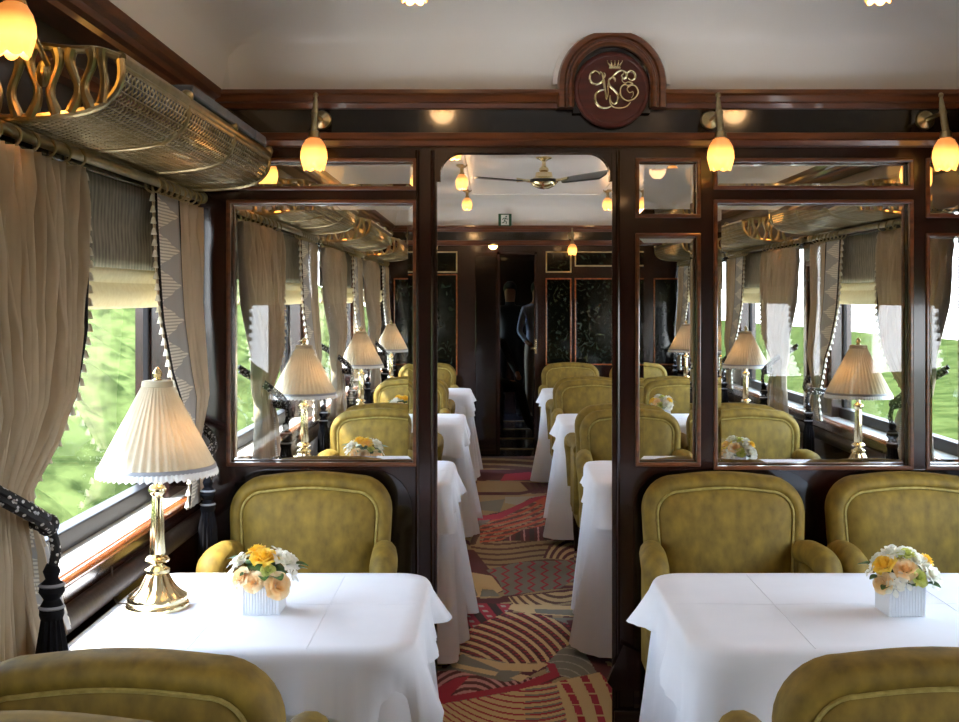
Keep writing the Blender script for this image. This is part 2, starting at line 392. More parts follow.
    m_ = fill([(486, 570), (520, 562), (574, 560), (578, 578), (560, 588), (505, 596), (498, 580)], 'gr')
    zz = px+3.2*(2*np.abs(((py/7.) % 1)-.5))*2; R[m_ & ((zz % 13) < 3.2)] = C['cr']
    m_ = fill([(440, 566), (470, 572), (492, 576), (503, 590), (490, 597), (440, 598)], 'be')
    fill([(466, 585), (474, 586), (478, 596), (464, 597)], 'gr'); fill([(482, 589), (494, 590), (500, 596), (480, 597)], 'gr')
    fill([(430, 600), (500, 598), (578, 588), (580, 593), (500, 603), (430, 606)], 'ma')
    m_ = fill([(508, 597), (580, 590), (580, 600), (535, 608), (515, 606)], 'be'); arcs(m_, (560, 560), 6, .42, 'br', 1, 1)
    # crimson comb field
    m_ = fill([(430, 602), (512, 604), (506, 614), (470, 632), (450, 645), (430, 620)], 'cr')
    q = px-(py-600)*.8; R[m_ & ((q % 22) < 9)] = C['dk']; R[m_ & ((q % 22) > 12) & ((q % 22) < 17) & ((py % 5) < 2.2)] = C['lg']
    fill([(512, 604), (580, 606), (580, 617), (530, 614), (508, 609)], 'be'); m_ = fill([(534, 609), (580, 610), (580, 616), (536, 613)], 'gr')
    # big scaled fan
    m_ = fill([(430, 650), (452, 638), (480, 624), (506, 612), (540, 614), (570, 625), (577, 638), (568, 652), (548, 662), (510, 664), (470, 660), (430, 668)], 'cr')
    R[m_] = C['ma']; arcs(m_, (440, 690), 7.2, .42, 'be', .75, 1.15, 'cr')
    m_ = fill([(560, 650), (577, 640), (592, 655), (600, 672), (570, 678), (545, 672), (548, 662)], 'gr'); arcs(m_, (560, 690), 7, .16, 'lg', .8, 1)
    fill([(566, 620), (582, 620), (616, 680), (616, 700), (608, 692)], 'ma'); m_ = fill([(588, 622), (616, 630), (616, 672)], 'dk'); arcs(m_, (600, 600), 8, .3, 'ta', 1, 1)
    fill([(462, 654), (505, 662), (520, 672), (512, 684), (478, 676), (446, 668)], 'gr'); fill([(464, 655), (505, 663), (535, 664), (532, 672), (500, 670)], 'be'); fill([(450, 662), (498, 672), (495, 676), (452, 667)], 'be')
    m_ = fill([(430, 672), (455, 670), (505, 682), (540, 676), (510, 688), (430, 700)], 'pk'); arcs(m_, (470, 720), 6, .5, 'ma', 1, 1)
    fill([(430, 692), (455, 678), (470, 676), (450, 696), (520, 684), (535, 678), (550, 672), (545, 662), (555, 664), (560, 676), (530, 688), (430, 706)], 'cr')
    fill([(510, 678), (520, 674), (530, 676), (520, 682)], 'be'); fill([(528, 668), (540, 662), (548, 664), (538, 671)], 'be')
    # near beige field with thin lines, striped ray field
    m_ = fill([(430, 706), (500, 694), (550, 682), (562, 684), (568, 722), (572, 760), (430, 760)], 'be'); d = py+((px-520)*.06)**2*1.2+(520-px)*.06
    R[m_ & ((d % 6.0) < 1.7)] = C['cr']; R[m_ & ((d % 6.0) > 4.4) & (px > 525)] = C['gr']
    m_ = fill([(556, 682), (600, 672), (616, 690), (616, 760), (572, 760), (566, 715)], 'be')
    d = np.hypot(px-470, (py-760)*.9); R[m_ & ((d % 19) < 6.5) & ((py % 11) > 1.2)] = C['cr']
    me = bpy.data.meshes.new('carpet'); nx, ny = len(xs), len(ys)
    GX, GY = np.meshgrid(xs, ys, indexing='ij'); V = np.stack([GX, GY, np.zeros_like(GX)], -1).reshape(-1, 3)
    i, j = np.meshgrid(np.arange(nx-1), np.arange(ny-1), indexing='ij'); a = (i*ny+j).ravel()
    F = np.stack([a, a+ny, a+ny+1, a+1], -1)
    me.vertices.add(len(V)); me.vertices.foreach_set('co', V.ravel().astype(np.float32))
    me.loops.add(F.size); me.loops.foreach_set('vertex_index', F.ravel().astype(np.int32))
    me.polygons.add(len(F)); me.polygons.foreach_set('loop_start', (np.arange(len(F))*4).astype(np.int32)); me.update(calc_edges=True)
    ca = me.color_attributes.new('weave', 'FLOAT_COLOR', 'CORNER'); cc = np.ones((len(F), 4, 4), np.float32); cc[:, :, :3] = R.reshape(-1, 3)[:, None, :]
    ca.data.foreach_set('color', cc.ravel()); me.materials.append(M['carpet'])
    o = bpy.data.objects.new('carpet', me); COL.objects.link(o); tag(o, 'crimson, beige and grey patterned carpet running down the aisle', 'carpet')
carpet()

# side walls with window openings
def side_wall(sg, xw, nm):
    ex = xw+sg*.11
    x0, x1 = sorted((xw, ex)); wb = MB(); ub = MB()
    xi = xw-sg*.05           # wainscot stands further in
    a, b = sorted((xi, ex))
    wb.box(a, b, YB, YE, 0, .842)
    a, b = sorted((xw+sg*.0, ex)); wb.box(a, b, YB, YE, .842, .862)
    edges = [YB]+[e for c in WIN for e in (c-.86, c+.86)]+[YE]
    for i in range(0, len(edges), 2): wb.box(x0, x1, edges[i], edges[i+1], .862, 1.9)
    ub.box(x0, x1, YB, YE, 1.9, 2.45)
    struct(wb, 'wall_'+nm, 'mahogany', smooth=False); struct(ub, 'wall_'+nm+'_upper', 'upper_wall', smooth=False)
    # framed panels on the piers between windows
    pb = MB()
    for i in range(2, len(edges)-1, 2):
        y0, y1 = edges[i]+.08, edges[i+1]-.08
        if y1-y0 < .15 or y0 < 4 < y1: continue
        for (p, q, r, t) in ((y0, y1, 1.72, 1.75), (y0, y1, 1.0, 1.03), (y0, y0+.03, 1.0, 1.75), (y1-.03, y1, 1.0, 1.75)):
            a, b = sorted((xw, xw-sg*.012)); pb.box(a, b, p, q, r, t)
    struct(pb, 'trim_pier_'+nm, 'cornice_wood', smooth=False, bevel=.004)
    # cornice along the wall and a lower moulding
    prof = [(xw+sg*.0, 2.175), (xw-sg*.075, 2.178), (xw-sg*.082, 2.19), (xw-sg*.1, 2.195), (xw-sg*.105, 2.212), (xw-sg*.122, 2.22), (xw-sg*.13, 2.243), (xw, 2.25)]
    mb = MB(); mb.prism(prof, YB, YP, 'y'); mb.prism(prof, YP2, YE, 'y')
    mb.prism([(xw, 2.05), (xw-sg*.03, 2.055), (xw-sg*.035, 2.08), (xw-sg*.025, 2.1), (xw, 2.1)], YB, YE, 'y')
    struct(mb, 'trim_cornice_'+nm, 'cornice_wood', smooth=True, angle=20)
    # windowsill: pale ledge, varnished nosing, padded armrest
    a, b = sorted((xw+sg*.06, xw-sg*.04)); struct(MB().box(a, b, YB, YE, .855, .872), 'trim_sill_'+nm, 'sill_paint', smooth=False)
    mb = MB(); mb.tube([(xw-sg*.052, YB, .858), (xw-sg*.052, YE, .858)], .0135, 12); struct(mb, 'trim_rail_'+nm, 'varnished_rail')
    mb = MB(); mb.tube([(xi-sg*.012, YB, .775), (xi-sg*.012, YP-.02, .775)], .03, 14); mb.tube([(xi-sg*.012, YP2+.02, .775), (xi-sg*.012, YE, .775)], .03, 14)
    struct(mb, 'trim_armrest_'+nm, 'armrest_leather')
    a, b = sorted((ex, ex+sg*.03)); mb = MB(); mb.box(a, b, YB, YE, -.4, .87); mb.box(a, b, YB, YE, 1.95, 2.6)
    struct(mb, 'wall_'+nm+'_outside', 'body_blue', smooth=False)
for sg, xw, nm in SIDES: side_wall(sg, xw, nm)
wn = 0
for sg, xw, nm in SIDES:
    for c in WIN:
        wn += 1; xg = xw+sg*.07; f = MB(); a, b = sorted((xw+sg*.045, xw+sg*.095))
        f.box(a, b, c-.86, c+.86, .862, .925); f.box(a, b, c-.86, c+.86, 1.84, 1.9)
        a2, b2 = sorted((xw+sg*.06, xw+sg*.08)); f.box(a2, b2, c-.86, c-.84, .925, 1.84); f.box(a2, b2, c+.84, c+.86, .925, 1.84)
        fo = struct(f, 'window_%d' % wn, 'window_bar', smooth=False, bevel=.004)
        MB().add([(xg, c-.85, .92), (xg, c+.85, .92), (xg, c+.85, 1.85), (xg, c-.85, 1.85)], [(0, 1, 2, 3)]).build('glass_pane', 'window_glass', fo, smooth=False)

# ceilings: coved on all four sides
def ceil(name, y0, y1):
    x0, x1 = XL+.12, XR-.12
    def cv(d, w_, e): d = max(0., min(1., d/w_)); return max(0, 1-(1-d)**e)**(1/e)
    def fn(u, v):
        X = x0+(x1-x0)*u; Y = y0+(y1-y0)*v
        return (X, Y, 2.24+.26*min(cv(min(X-x0, x1-X), .76, 3), cv(min(Y-y0, y1-Y), .60, 4)))
    o = struct(MB().grid(fn, 110, 260), name, 'ceiling_paint')
    a, b, p, q = x0+.76, x1-.76, y0+.6, y1-.6
    t = MB()
    for (e, f, g, h) in ((a, b, p-.02, p), (a, b, q, q+.02), (a-.02, a, p-.02, q+.02), (b, b+.02, p-.02, q+.02)): t.box(e, f, g, h, 2.488, 2.505)
    t.build('moulding', 'ceiling_paint', o, smooth=False, bevel=.004)
ceil('ceiling', YB, YP); ceil('ceiling_far', YP2, YE)
struct(MB().box(-1.2, 2.05, YB-.1, 17.2, 2.6, 2.68), 'roof', 'body_blue', smooth=False)
struct(MB().box(-1.16, 2.0, YB-.06, YB, 0, 2.6), 'wall_back', 'mahogany', smooth=False)

# ------------------------------------------------------------------ partition with bevelled panes
def arch_pts(x0, x1, z0, z1, r, n=6):
    pts = [(x0, z0)]
    for j in range(n+1):
        a = PI-j*PI/2/n; pts.append((x0+r+r*math.cos(a), z1-r+r*math.sin(a)))
    for j in range(n+1):
        a = PI/2-j*PI/2/n; pts.append((x1-r+r*math.cos(a), z1-r+r*math.sin(a)))
    pts.append((x1, z0)); return pts
PANES = [(-.906, -.265, 1.912, 2.003), (-.906, -.265, .952, 1.858), (.516, .722, 1.816, 2.003), (.516, .722, .952, 1.742),
         (.788, 1.462, 1.914, 2.003), (.788, 1.462, .94, 1.858), (1.526, 1.80, 1.816, 2.003), (1.526, 1.80, .94, 1.742)]
def slab(mb, holes, x0, x1, z0, z1, ya, yb):
    xs = sorted({x0, x1, *[h[0] for h in holes], *[h[1] for h in holes]}); xs = [x for x in xs if x0 <= x <= x1]
    for a, b in zip(xs, xs[1:]):
        m_ = (a+b)/2; hs = sorted([(h[2], h[3]) for h in holes if h[0] < m_ < h[1]]); z = z0
        for p, q in hs:
            if p > z: mb.box(a, b, ya, yb, z, p)
            z = q
        if z < z1: mb.box(a, b, ya, yb, z, z1)
pm = MB(); slab(pm, PANES+[(-.185, .43, -.1, 2.032)], -1.1, 1.94, 0, 2.06, YP, YP2)
# shaped corners of the opening
for sx, x0 in ((1, -.185), (-1, .43)):
    r = .075
    poly = [(x0, 2.04), (x0, 2.032-r-.02), (x0+sx*.012, 2.032-r-.02), (x0+sx*.012, 2.032-r)]+[(x0+sx*(.012+r-r*math.cos(a*PI/16)), 2.032-r+r*math.sin(a*PI/16)) for a in range(1, 9)]+[(x0+sx*(.012+r), 2.04)]
    pm.prism(poly, YP+.002, YP2-.002, 'y')
struct(pm, 'wall_partition', 'mahogany', smooth=False)
fz = MB(); fz.box(-1.1, 1.94, YP, YP2, 2.06, 2.5)
struct(fz, 'wall_partition_frieze', 'ebony', smooth=False)
def beam(y, sg, mname, nm):
    # two horizontal mouldings; the upper one is broken by the arch of the crest when it is the near one
    up = [(y, 2.182), (y-sg*.02, 2.184), (y-sg*.024, 2.2), (y-sg*.038, 2.204), (y-sg*.042, 2.224), (y-sg*.055, 2.23), (y-sg*.055, 2.243), (y, 2.246)]
    lo = [(y, 2.05), (y-sg*.03, 2.053), (y-sg*.036, 2.07), (y-sg*.028, 2.078), (y-sg*.03, 2.098), (y, 2.103)]
    mb = MB()
    if nm == 'partition':
        mb.prism(up, XL, .245, 'x'); mb.prism(up, .600, XR, 'x')
    else: mb.prism(up, XL, XR, 'x')
    mb.prism(lo, XL, XR, 'x')
    struct(mb, 'trim_beam_'+nm, mname, angle=20)
beam(YP, 1, 'mahogany_beam', 'partition'); beam(YP2, -1, 'mahogany_beam', 'partition_rear'); beam(YE, 1, 'mahogany_beam', 'end')
# raised wainscot frames, skirting, stile beads
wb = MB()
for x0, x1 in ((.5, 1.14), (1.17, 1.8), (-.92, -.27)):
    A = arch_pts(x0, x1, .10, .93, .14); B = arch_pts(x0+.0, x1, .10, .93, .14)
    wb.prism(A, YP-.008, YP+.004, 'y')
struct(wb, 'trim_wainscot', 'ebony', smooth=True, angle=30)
sk = MB()
for x0, x1 in ((-1.0, -.185), (.43, 1.84)): sk.box(x0, x1, YP-.02, YP, 0, .10)
struct(sk, 'baseboard_partition', 'mahogany', smooth=False, bevel=.005)
bd = MB()
for x in (-.2, -.17, .445): bd.tube([(x if x != -.17 else -.253, YP-.002, .0), (x if x != -.17 else -.253, YP-.002, 2.04)], .007, 8)
bd.box(.424, .436, YP-.006, YP, 0, 2.03)
bd.prism([(.405, .2), (.43, .17), (.52, .17), (.52, .30), (.46, .33)], YP-.03, YP, 'y')
struct(bd, 'trim_stile', 'mahogany')
for i, (x0, x1, z0, z1) in enumerate(PANES):
    wn += 1; f = MB(); t = .011
    for yy, s_ in ((YP, 1), (YP2, -1)):
        ya, yb = sorted((yy-s_*.008, yy+s_*.014))
        for q in ((x0-t, x1+t, z0-t, z0+t*.3), (x0-t, x1+t, z1-t*.3, z1+t), (x0-t, x0+t*.3, z0, z1), (x1-t*.3, x1+t, z0, z1)): f.box(q[0], q[1], ya, yb, q[2], q[3])
    fo = struct(f, 'window_%d' % wn, 'mahogany_beam', smooth=False, bevel=.004)
    bw = min(.022, (z1-z0)*.16); yc = YP+.03; g = MB()
    R0 = [(x0, yc-.0015, z0), (x1, yc-.0015, z0), (x1, yc-.0015, z1), (x0, yc-.0015, z1)]
    R1 = [(x0+bw, yc-.005, z0+bw), (x1-bw, yc-.005, z0+bw), (x1-bw, yc-.005, z1-bw), (x0+bw, yc-.005, z1-bw)]
    R2 = [(p[0], yc+.0015, p[2]) for p in R0]
    g.rings([R1, R0, R2]); o = g.build('bevelled_pane', 'bevelled_glass', fo, smooth=False)

# crest: half-round wooden arch over a disc with monogram and crown
med = thing('crest_medallion', 'round dark red wooden medallion with brass monogram and crown under ceiling', 'medallion', loc=(.42, YP, 2.265))
n = 28; rs = []
for j in range(-1, n+2):
    a = max(0, min(PI, j*PI/n)); dn = -.083 if j in (-1, n+1) else 0
    rs.append([(r*math.cos(a), y, r*math.sin(a)+dn) for r, y in ((.131, .0), (.131, -.05), (.140, -.062), (.148, -.062), (.152, -.05), (.160, -.05), (.165, -.058), (.182, -.056), (.188, -.04), (.188, .0))])
MB().rings(rs).build('arch_moulding', 'mahogany_beam', med, angle=20)
rs = []
for j in range(n+1):
    a = j*PI/n; rs.append([(r*math.cos(a), y, r*math.sin(a)) for r, y in ((.187, 0), (.187, -.03), (.203, -.028), (.207, 0.0))])
MB().rings(rs).build('plaster_surround', 'ceiling_paint', med, angle=20)
dz = -.02
MB().prism([(-.134, -.10)]+[(.134*math.cos(PI-i*PI/24), .134*math.sin(PI-i*PI/24)) for i in range(25)]+[(.134, -.10)], -.028, 0, 'y').build('backing', 'ebony', med)
MB().lathe([(.131, 0), (.131, .028), (.126, .034), (.118, .036), (.114, .033), (.0005, .033)], 48, (0, -.010, dz), ax='y').build('disc', 'disc_wood', med)
def z2(zx, zy): return ((540+zx/6.014-490)/287-.42, (300-(20+zy/6.014))/287+1.52-2.265)
mono = MB()
STR = [[(352, 328), (366, 345), (374, 380), (380, 430), (388, 478), (393, 495)], [(393, 495), (400, 455), (398, 420), (404, 385), (425, 362), (442, 372), (440, 392)],
       [(374, 335), (382, 352), (370, 380), (345, 402), (312, 402), (292, 378), (296, 345), (318, 327), (342, 335), (350, 350)],
       [(440, 378), (425, 365), (404, 380), (408, 412), (435, 440), (458, 470), (455, 505), (435, 522), (415, 505), (412, 470)],
       [(384, 438), (350, 442), (325, 468), (326, 510), (355, 542), (395, 545), (425, 530)], [(412, 470), (410, 510), (430, 540), (475, 546), (510, 535), (532, 512)],
       [(420, 370), (440, 345), (470, 326), (500, 334), (510, 356), (492, 372), (480, 356), (492, 342)], [(510, 345), (530, 326), (555, 340), (558, 368), (538, 382), (518, 368)],
       [(485, 362), (482, 385), (500, 398), (520, 392), (545, 402), (520, 412), (490, 410), (472, 435), (478, 478), (510, 502), (552, 492), (577, 455), (562, 418), (535, 412), (512, 432), (525, 455), (545, 450), (548, 470), (535, 488)]]
for sidx, st_ in enumerate(STR):
    P = [(z2(*p)[0], -.046-.0006*sidx, z2(*p)[1]) for p in st_]; sp_ = spline(P, 6); m_ = len(sp_)
    mono.tube(sp_, [.0022+.0022*math.sin(PI*i/(m_-1)) for i in range(m_)], 6)
mono.build('monogram', 'brass', med)
cw = MB(); cw.tube([(z2(405, 308)[0], -.046, z2(405, 308)[1]), (z2(475, 308)[0], -.046, z2(475, 308)[1])], .003, 6)
cw.tube([(z2(408, 300)[0], -.046, z2(408, 300)[1]), (z2(472, 300)[0], -.046, z2(472, 300)[1])], .002, 6)
for i in range(5):
    x = 412+i*14; x2 = 396+i*22
    cw.tube([(z2(x, 302)[0], -.046, z2(x, 302)[1]), (z2(x2, 272)[0], -.046, z2(x2, 272)[1])], .0022, 6); p = z2(x2, 268); cw.sphere((p[0], -.046, p[1]), .0036, 6, 4)
    if i < 4: cw.tube([(z2(x2, 272)[0], -.046, z2(x2, 272)[1]), (z2(x+7, 294)[0], -.046, z2(x+7, 294)[1]), (z2(x2+22, 272)[0], -.046, z2(x2+22, 272)[1])], .0014, 5)
cw.build('crown', 'brass', med)

# ------------------------------------------------------------------ end wall of the far saloon, doorway and passage
def sx(x): return (x-490)/102.7
DX0, DX1 = sx(500), sx(534)
em = MB()
EP = [(sx(436), sx(456), 1.516-(375-300)/102.7, 1.72), (sx(547), sx(570), .90, 1.72), (sx(576), sx(640), .90, 1.72), (sx(655), sx(682), .90, 1.72), (sx(395), sx(425), .90, 1.72),
      (sx(547), sx(570), 1.80, 1.98), (sx(576), sx(640), 1.86, 1.98), (sx(436), sx(456), 1.80, 1.98)]
EP[0] = (EP[0][0], EP[0][1], .80, 1.86-.1)
slab(em, [(DX0, DX1, -.1, 1.96)], -1.1, 1.94, 0, 2.6, YE, YE+.08)
struct(em, 'wall_end', 'mahogany', smooth=False)
struct(MB().box(-1.04, 1.88, YE-.004, YE, 2.103, 2.182), 'trim_end_frieze', 'ebony', smooth=False)
for i, (x0, x1, z0, z1) in enumerate(EP):
    wn += 1; f = MB(); t = .014; ya, yb = YE-.014, YE
    for q in ((x0-t, x1+t, z0-t, z0), (x0-t, x1+t, z1, z1+t), (x0-t, x0, z0, z1), (x1, x1+t, z0, z1)): f.box(q[0], q[1], ya, yb, q[2], q[3])
    fo = struct(f, 'window_%d' % wn, 'varnished_rail' if i < 5 else 'old_brass', smooth=False, bevel=.003)
    MB().box(x0, x1, YE-.006, YE-.001, z0, z1).build('engraved_pane', 'engraved_glass', fo, smooth=False)
# open dark door leaf and frame
df = MB()
for x in (DX0-.03, DX1): df.box(x, x+.03, YE-.03, YE, 0, 1.99)
df.box(DX0-.03, DX1+.03, YE-.03, YE, 1.96, 1.99); struct(df, 'trim_doorway', 'mahogany', smooth=False, bevel=.004)
d = struct(MB().box(DX0-.24, DX0-.035, YE-.045, YE-.002, .02, 1.95), 'door_1', 'ebony', smooth=False, bevel=.005)
h = MB(); h.box(DX1+.005, DX1+.025, YE-.036, YE-.03, 1.0, 1.14); h.tube([(DX1+.015, YE-.04, 1.05), (DX1+.015, YE-.07, 1.05), (DX1-.03, YE-.07, 1.05)], .007, 8); h.sphere((DX1+.015, YE-.045, 1.12), .012)
tag(h.build('door_latch', 'brass'), 'small brass latch on the frame of the far doorway', 'latch')
pg = MB()
for a, b in ((-.95, -.9), (1.7, 1.75)):
    pg.box(a, b, YE+.08, 17, 0, .9); pg.box(a, b, YE+.08, 17, 1.8, 2.6)
    for p, q in ((YE+.08, YE+3.6), (YE+(4.2 if a < 0 else 3.6), 17)): pg.box(a, b, p, q, .9, 1.8)
pg.box(-.95, 1.75, 17, 17.1, 0, 2.6)
struct(pg, 'wall_passage', 'mahogany', smooth=False)
struct(MB().box(-.95, 1.75, YE, 17, -.05, -.0), 'floor_passage', 'floor_dark', smooth=False)
struct(MB().box(-.95, 1.75, YE+.08, 17, 2.3, 2.36), 'ceiling_passage', 'ceiling_paint', smooth=False)
st_ = MB(); [st_.box(DX0-.1, DX1+.1, YE+.5+i*.9, YE+.56+i*.9, 0, .006) for i in range(4)]
struct(st_, 'trim_threshold', 'old_brass', smooth=False)
# a stretch of shelving / counter plus an unseen lamp added to light the passage
ct = thing('bar_counter', 'dark counter in the dim carriage beyond the far doorway', 'counter', loc=(-.2, 15.6, 0))
MB().box(-.35, .9, -.2, .2, 0, .95).build('counter_front', 'mahogany', ct, smooth=False, bevel=.01); MB().box(-.4, .95, -.25, .25, .95, 1.0).build('counter_top', 'ebony', ct, smooth=False, bevel=.01)
pl = thing('passage_fill_lamp', 'small round unseen fill lamp added inside the dim carriage beyond doorway', 'ceiling lamp', loc=(.25, 13.2, 2.295))
MB().lathe([(.07, 0), (.07, -.015), (.055, -.02)], 20).build('rim', 'brass', pl); MB().lathe([(.055, -.018), (.045, -.035), (.02, -.045), (.001, -.047)], 20).build('dome', 'dome_glow', pl)
dl = thing('door_lamp', 'round lit dome lamp above the far doorway', 'ceiling lamp', loc=(sx(493), YE-.06, 2.07))
MB().lathe([(.055, 0), (.055, -.02), (.045, -.025)], 20).build('rim', 'brass', dl); MB().lathe([(.045, -.022), (.038, -.045), (.02, -.058), (.001, -.062)], 20).build('dome', 'dome_glow', dl)

# ------------------------------------------------------------------ lamps with tulip glasses
def tulip(parent, loc, rx=0):
    def md(i, j, a): return 1+(.05+.012*i)*abs(math.cos(3*a))
    sh = MB()
    prof = [(.014, 0), (.024, -.006), (.034, -.024), (.0395, -.046), (.040, -.066), (.036, -.084), (.029, -.099)]
    rs = []
    for i, (r, z) in enumerate(prof):
        rs.append([(r*md(i, 0, 2*PI*j/36)*math.cos(2*PI*j/36), r*md(i, 0, 2*PI*j/36)*math.sin(2*PI*j/36), z-(.010*abs(math.cos(3*2*PI*j/36)) if i == 6 else 0)) for j in range(36)])
    sh.rings(rs, cap=False)
    t = sh.build('tulip_shade', 'tulip_glass', parent, loc=loc, solid=.002); t.rotation_euler = (rx, 0, 0)
    MB().sphere((0, 0, -.066), .021, 12, 8, (1, 1, 1.25)).build('bulb', 'bulb_glow', t)
    return t
sc0 = thing('wall_sconce', '', 'wall lamp')
MB().lathe([(.0005, .02), (.012, .018), (.022, .012), (.03, .01), (.034, .003), (.034, 0)], 28, ax='y').build('backplate', 'old_brass', sc0)
a = MB(); a.tube([(0, -.01, 0), (0, -.10, 0), (0, -.15, .0)], .007, 8)
a.tube([(0, -.145, .055), (0, -.150, .03), (0, -.160, 0), (0, -.185, -.065)], [.005, .009, .011, .012], 12); a.sphere((0, -.144, .062), .009); a.sphere((0, -.16, 0), .014)
a.lathe([(.012, 0), (.017, -.004), (.019, -.016), (.021, -.024), (.017, -.028)], 16, (0, -.187, -.062)); a.build('arm', 'old_brass', sc0)
tulip(sc0, (0, -.19, -.088), .06)
u = []; G = 'brass tulip sconces on the mirror partition'
place(sc0, u, (-.584, YP, 2.145), 'brass tulip wall sconce left of the doorway, above the wide left pane', group=G)
place(sc0, u, (.765, YP, 2.145), 'brass tulip wall sconce just right of the wooden medallion', group=G)
place(sc0, u, (1.512, YP, 2.145), 'brass tulip wall sconce at the far right edge of the photo', group=G)
G2 = 'sconces on the far end wall'
place(sc0, u, (sx(571), YE, 2.145), 'tiny brass tulip sconce on the far end wall right of doorway', group=G2)
place(sc0, u, (sx(409), YE, 2.145), 'tiny brass tulip sconce on far end wall seen through left pane', group=G2)
cl0 = thing('ceiling_lamp', '', 'ceiling lamp')
MB().lathe([(.04, .0), (.04, -.01), (.028, -.02), (.014, -.028), (.012, -.055), (.018, -.06), (.02, -.07), (.012, -.075)], 24).build('mount', 'old_brass', cl0)
tulip(cl0, (0, 0, -.07))
pld = bpy.data.lights.new('lamp_light', 'POINT'); pld.energy = 1.8; pld.color = (1, .58, .26); pld.shadow_soft_size = .05
plo = bpy.data.objects.new('lamp_light', pld); COL.objects.link(plo); plo.parent = cl0; plo.location = (0, 0, -.175)
u = []; G = 'tulip lamps along the ceiling'
HID = [(.9, 'ceiling behind the camera'), (-1.2, 'ceiling at the rear behind the camera')]  # unseen lamp pairs added to brighten the ceiling
lab = {(0, 'left'): 'lit tulip lamp cut by top edge, left of the medallion', (0, 'right'): 'lit tulip lamp cut by top edge, right of the medallion'}
for i, y in enumerate((3.09, 4.75, 6.55, 8.3, 10.2)):
    for sd_, x in (('left', -.203), ('right', 1.043)):
        if i == 0: L = lab[(0, sd_)]
        else: L = 'lit tulip lamp on %s of far ceiling, %s from the partition' % (sd_, ['', 'first', 'second', 'third', 'fourth'][i])
        place(cl0, u, (x, y, 2.497), L, group=G)

for y, L in HID:
    for sd_, x in (('left', -.203), ('right', 1.043)): place(cl0, u, (x, y, 2.497), 'added unseen tulip lamp on %s of the %s' % (sd_, L), group=G)

# fan
fan = thing('ceiling_fan', 'brass ceiling fan with black blades seen through the doorway', 'ceiling fan', loc=(.37, 7.9, 2.5))
MB().lathe([(.055, 0), (.055, -.008), (.03, -.018), (.013, -.03), (.013, -.06), (.03, -.075), (.034, -.09), (.02, -.10)], 28).build('canopy', 'brass', fan)
MB().lathe([(.02, -.095), (.055, -.105), (.06, -.135), (.088, -.15), (.094, -.165), (.088, -.18), (.07, -.2), (.035, -.215), (.008, -.218), (.001, -.222)], 32).build('motor_housing', 'brass', fan)
MB().lathe([(.096, -.152), (.099, -.16), (.099, -.168), (.096, -.174)], 32).build('motor_band', 'fan_blade', fan)
for ang, pit in ((math.radians(-33), .5), (math.radians(188), -.05), ):
    def bl(u_, v_):
        r = .15+.33*u_; ww = .052+.022*u_; ww *= min(1, math.sqrt(max(0.02, 1-((u_-.93)/.07)**2)) if u_ > .93 else 1)*min(1, .55+u_*6)
        t_ = (v_-.5)*2*ww; return (r, t_*math.cos(pit), -.165+t_*math.sin(pit)+.02*u_)
    b_ = MB().grid(bl, 16, 6).build('blade', 'fan_blade', fan, solid=.006); b_.rotation_euler = (0, 0, ang)
    MB().tube([(.08, 0, -.165), (.13, 0, -.16), (.19, 0, -.158)], [.012, .009, .016], 8, sx=1).build('blade_arm', 'brass', b_)

# exit sign on the far cornice
ex = thing('exit_sign', 'small green running man exit sign above the far doorway', 'sign', loc=(.145, YE-.06, 2.29))
MB().box(-.064, .064, -.004, .004, -.055, .065).build('panel', 'sign_green', ex, smooth=False)
e = MB(); e.box(-.038, .038, -.006, -.003, -.045, .055); e.build('white_field', 'sign_white', ex, smooth=False)
e = MB(); e.sphere((.012, -.008, .038), .008, 8, 6)
for pts in ([(.006, .026), (-.004, .0)], [(-.004, 0), (.014, -.014), (.01, -.036)], [(-.004, 0), (-.012, -.02), (-.03, -.024)], [(.006, .024), (-.016, .02), (-.024, .006)], [(.006, .024), (.02, .012), (.032, .016)]):
    e.tube([(p[0], -.008, p[1]) for p in pts], .004, 6)
e.build('running_figure', 'sign_green', ex)

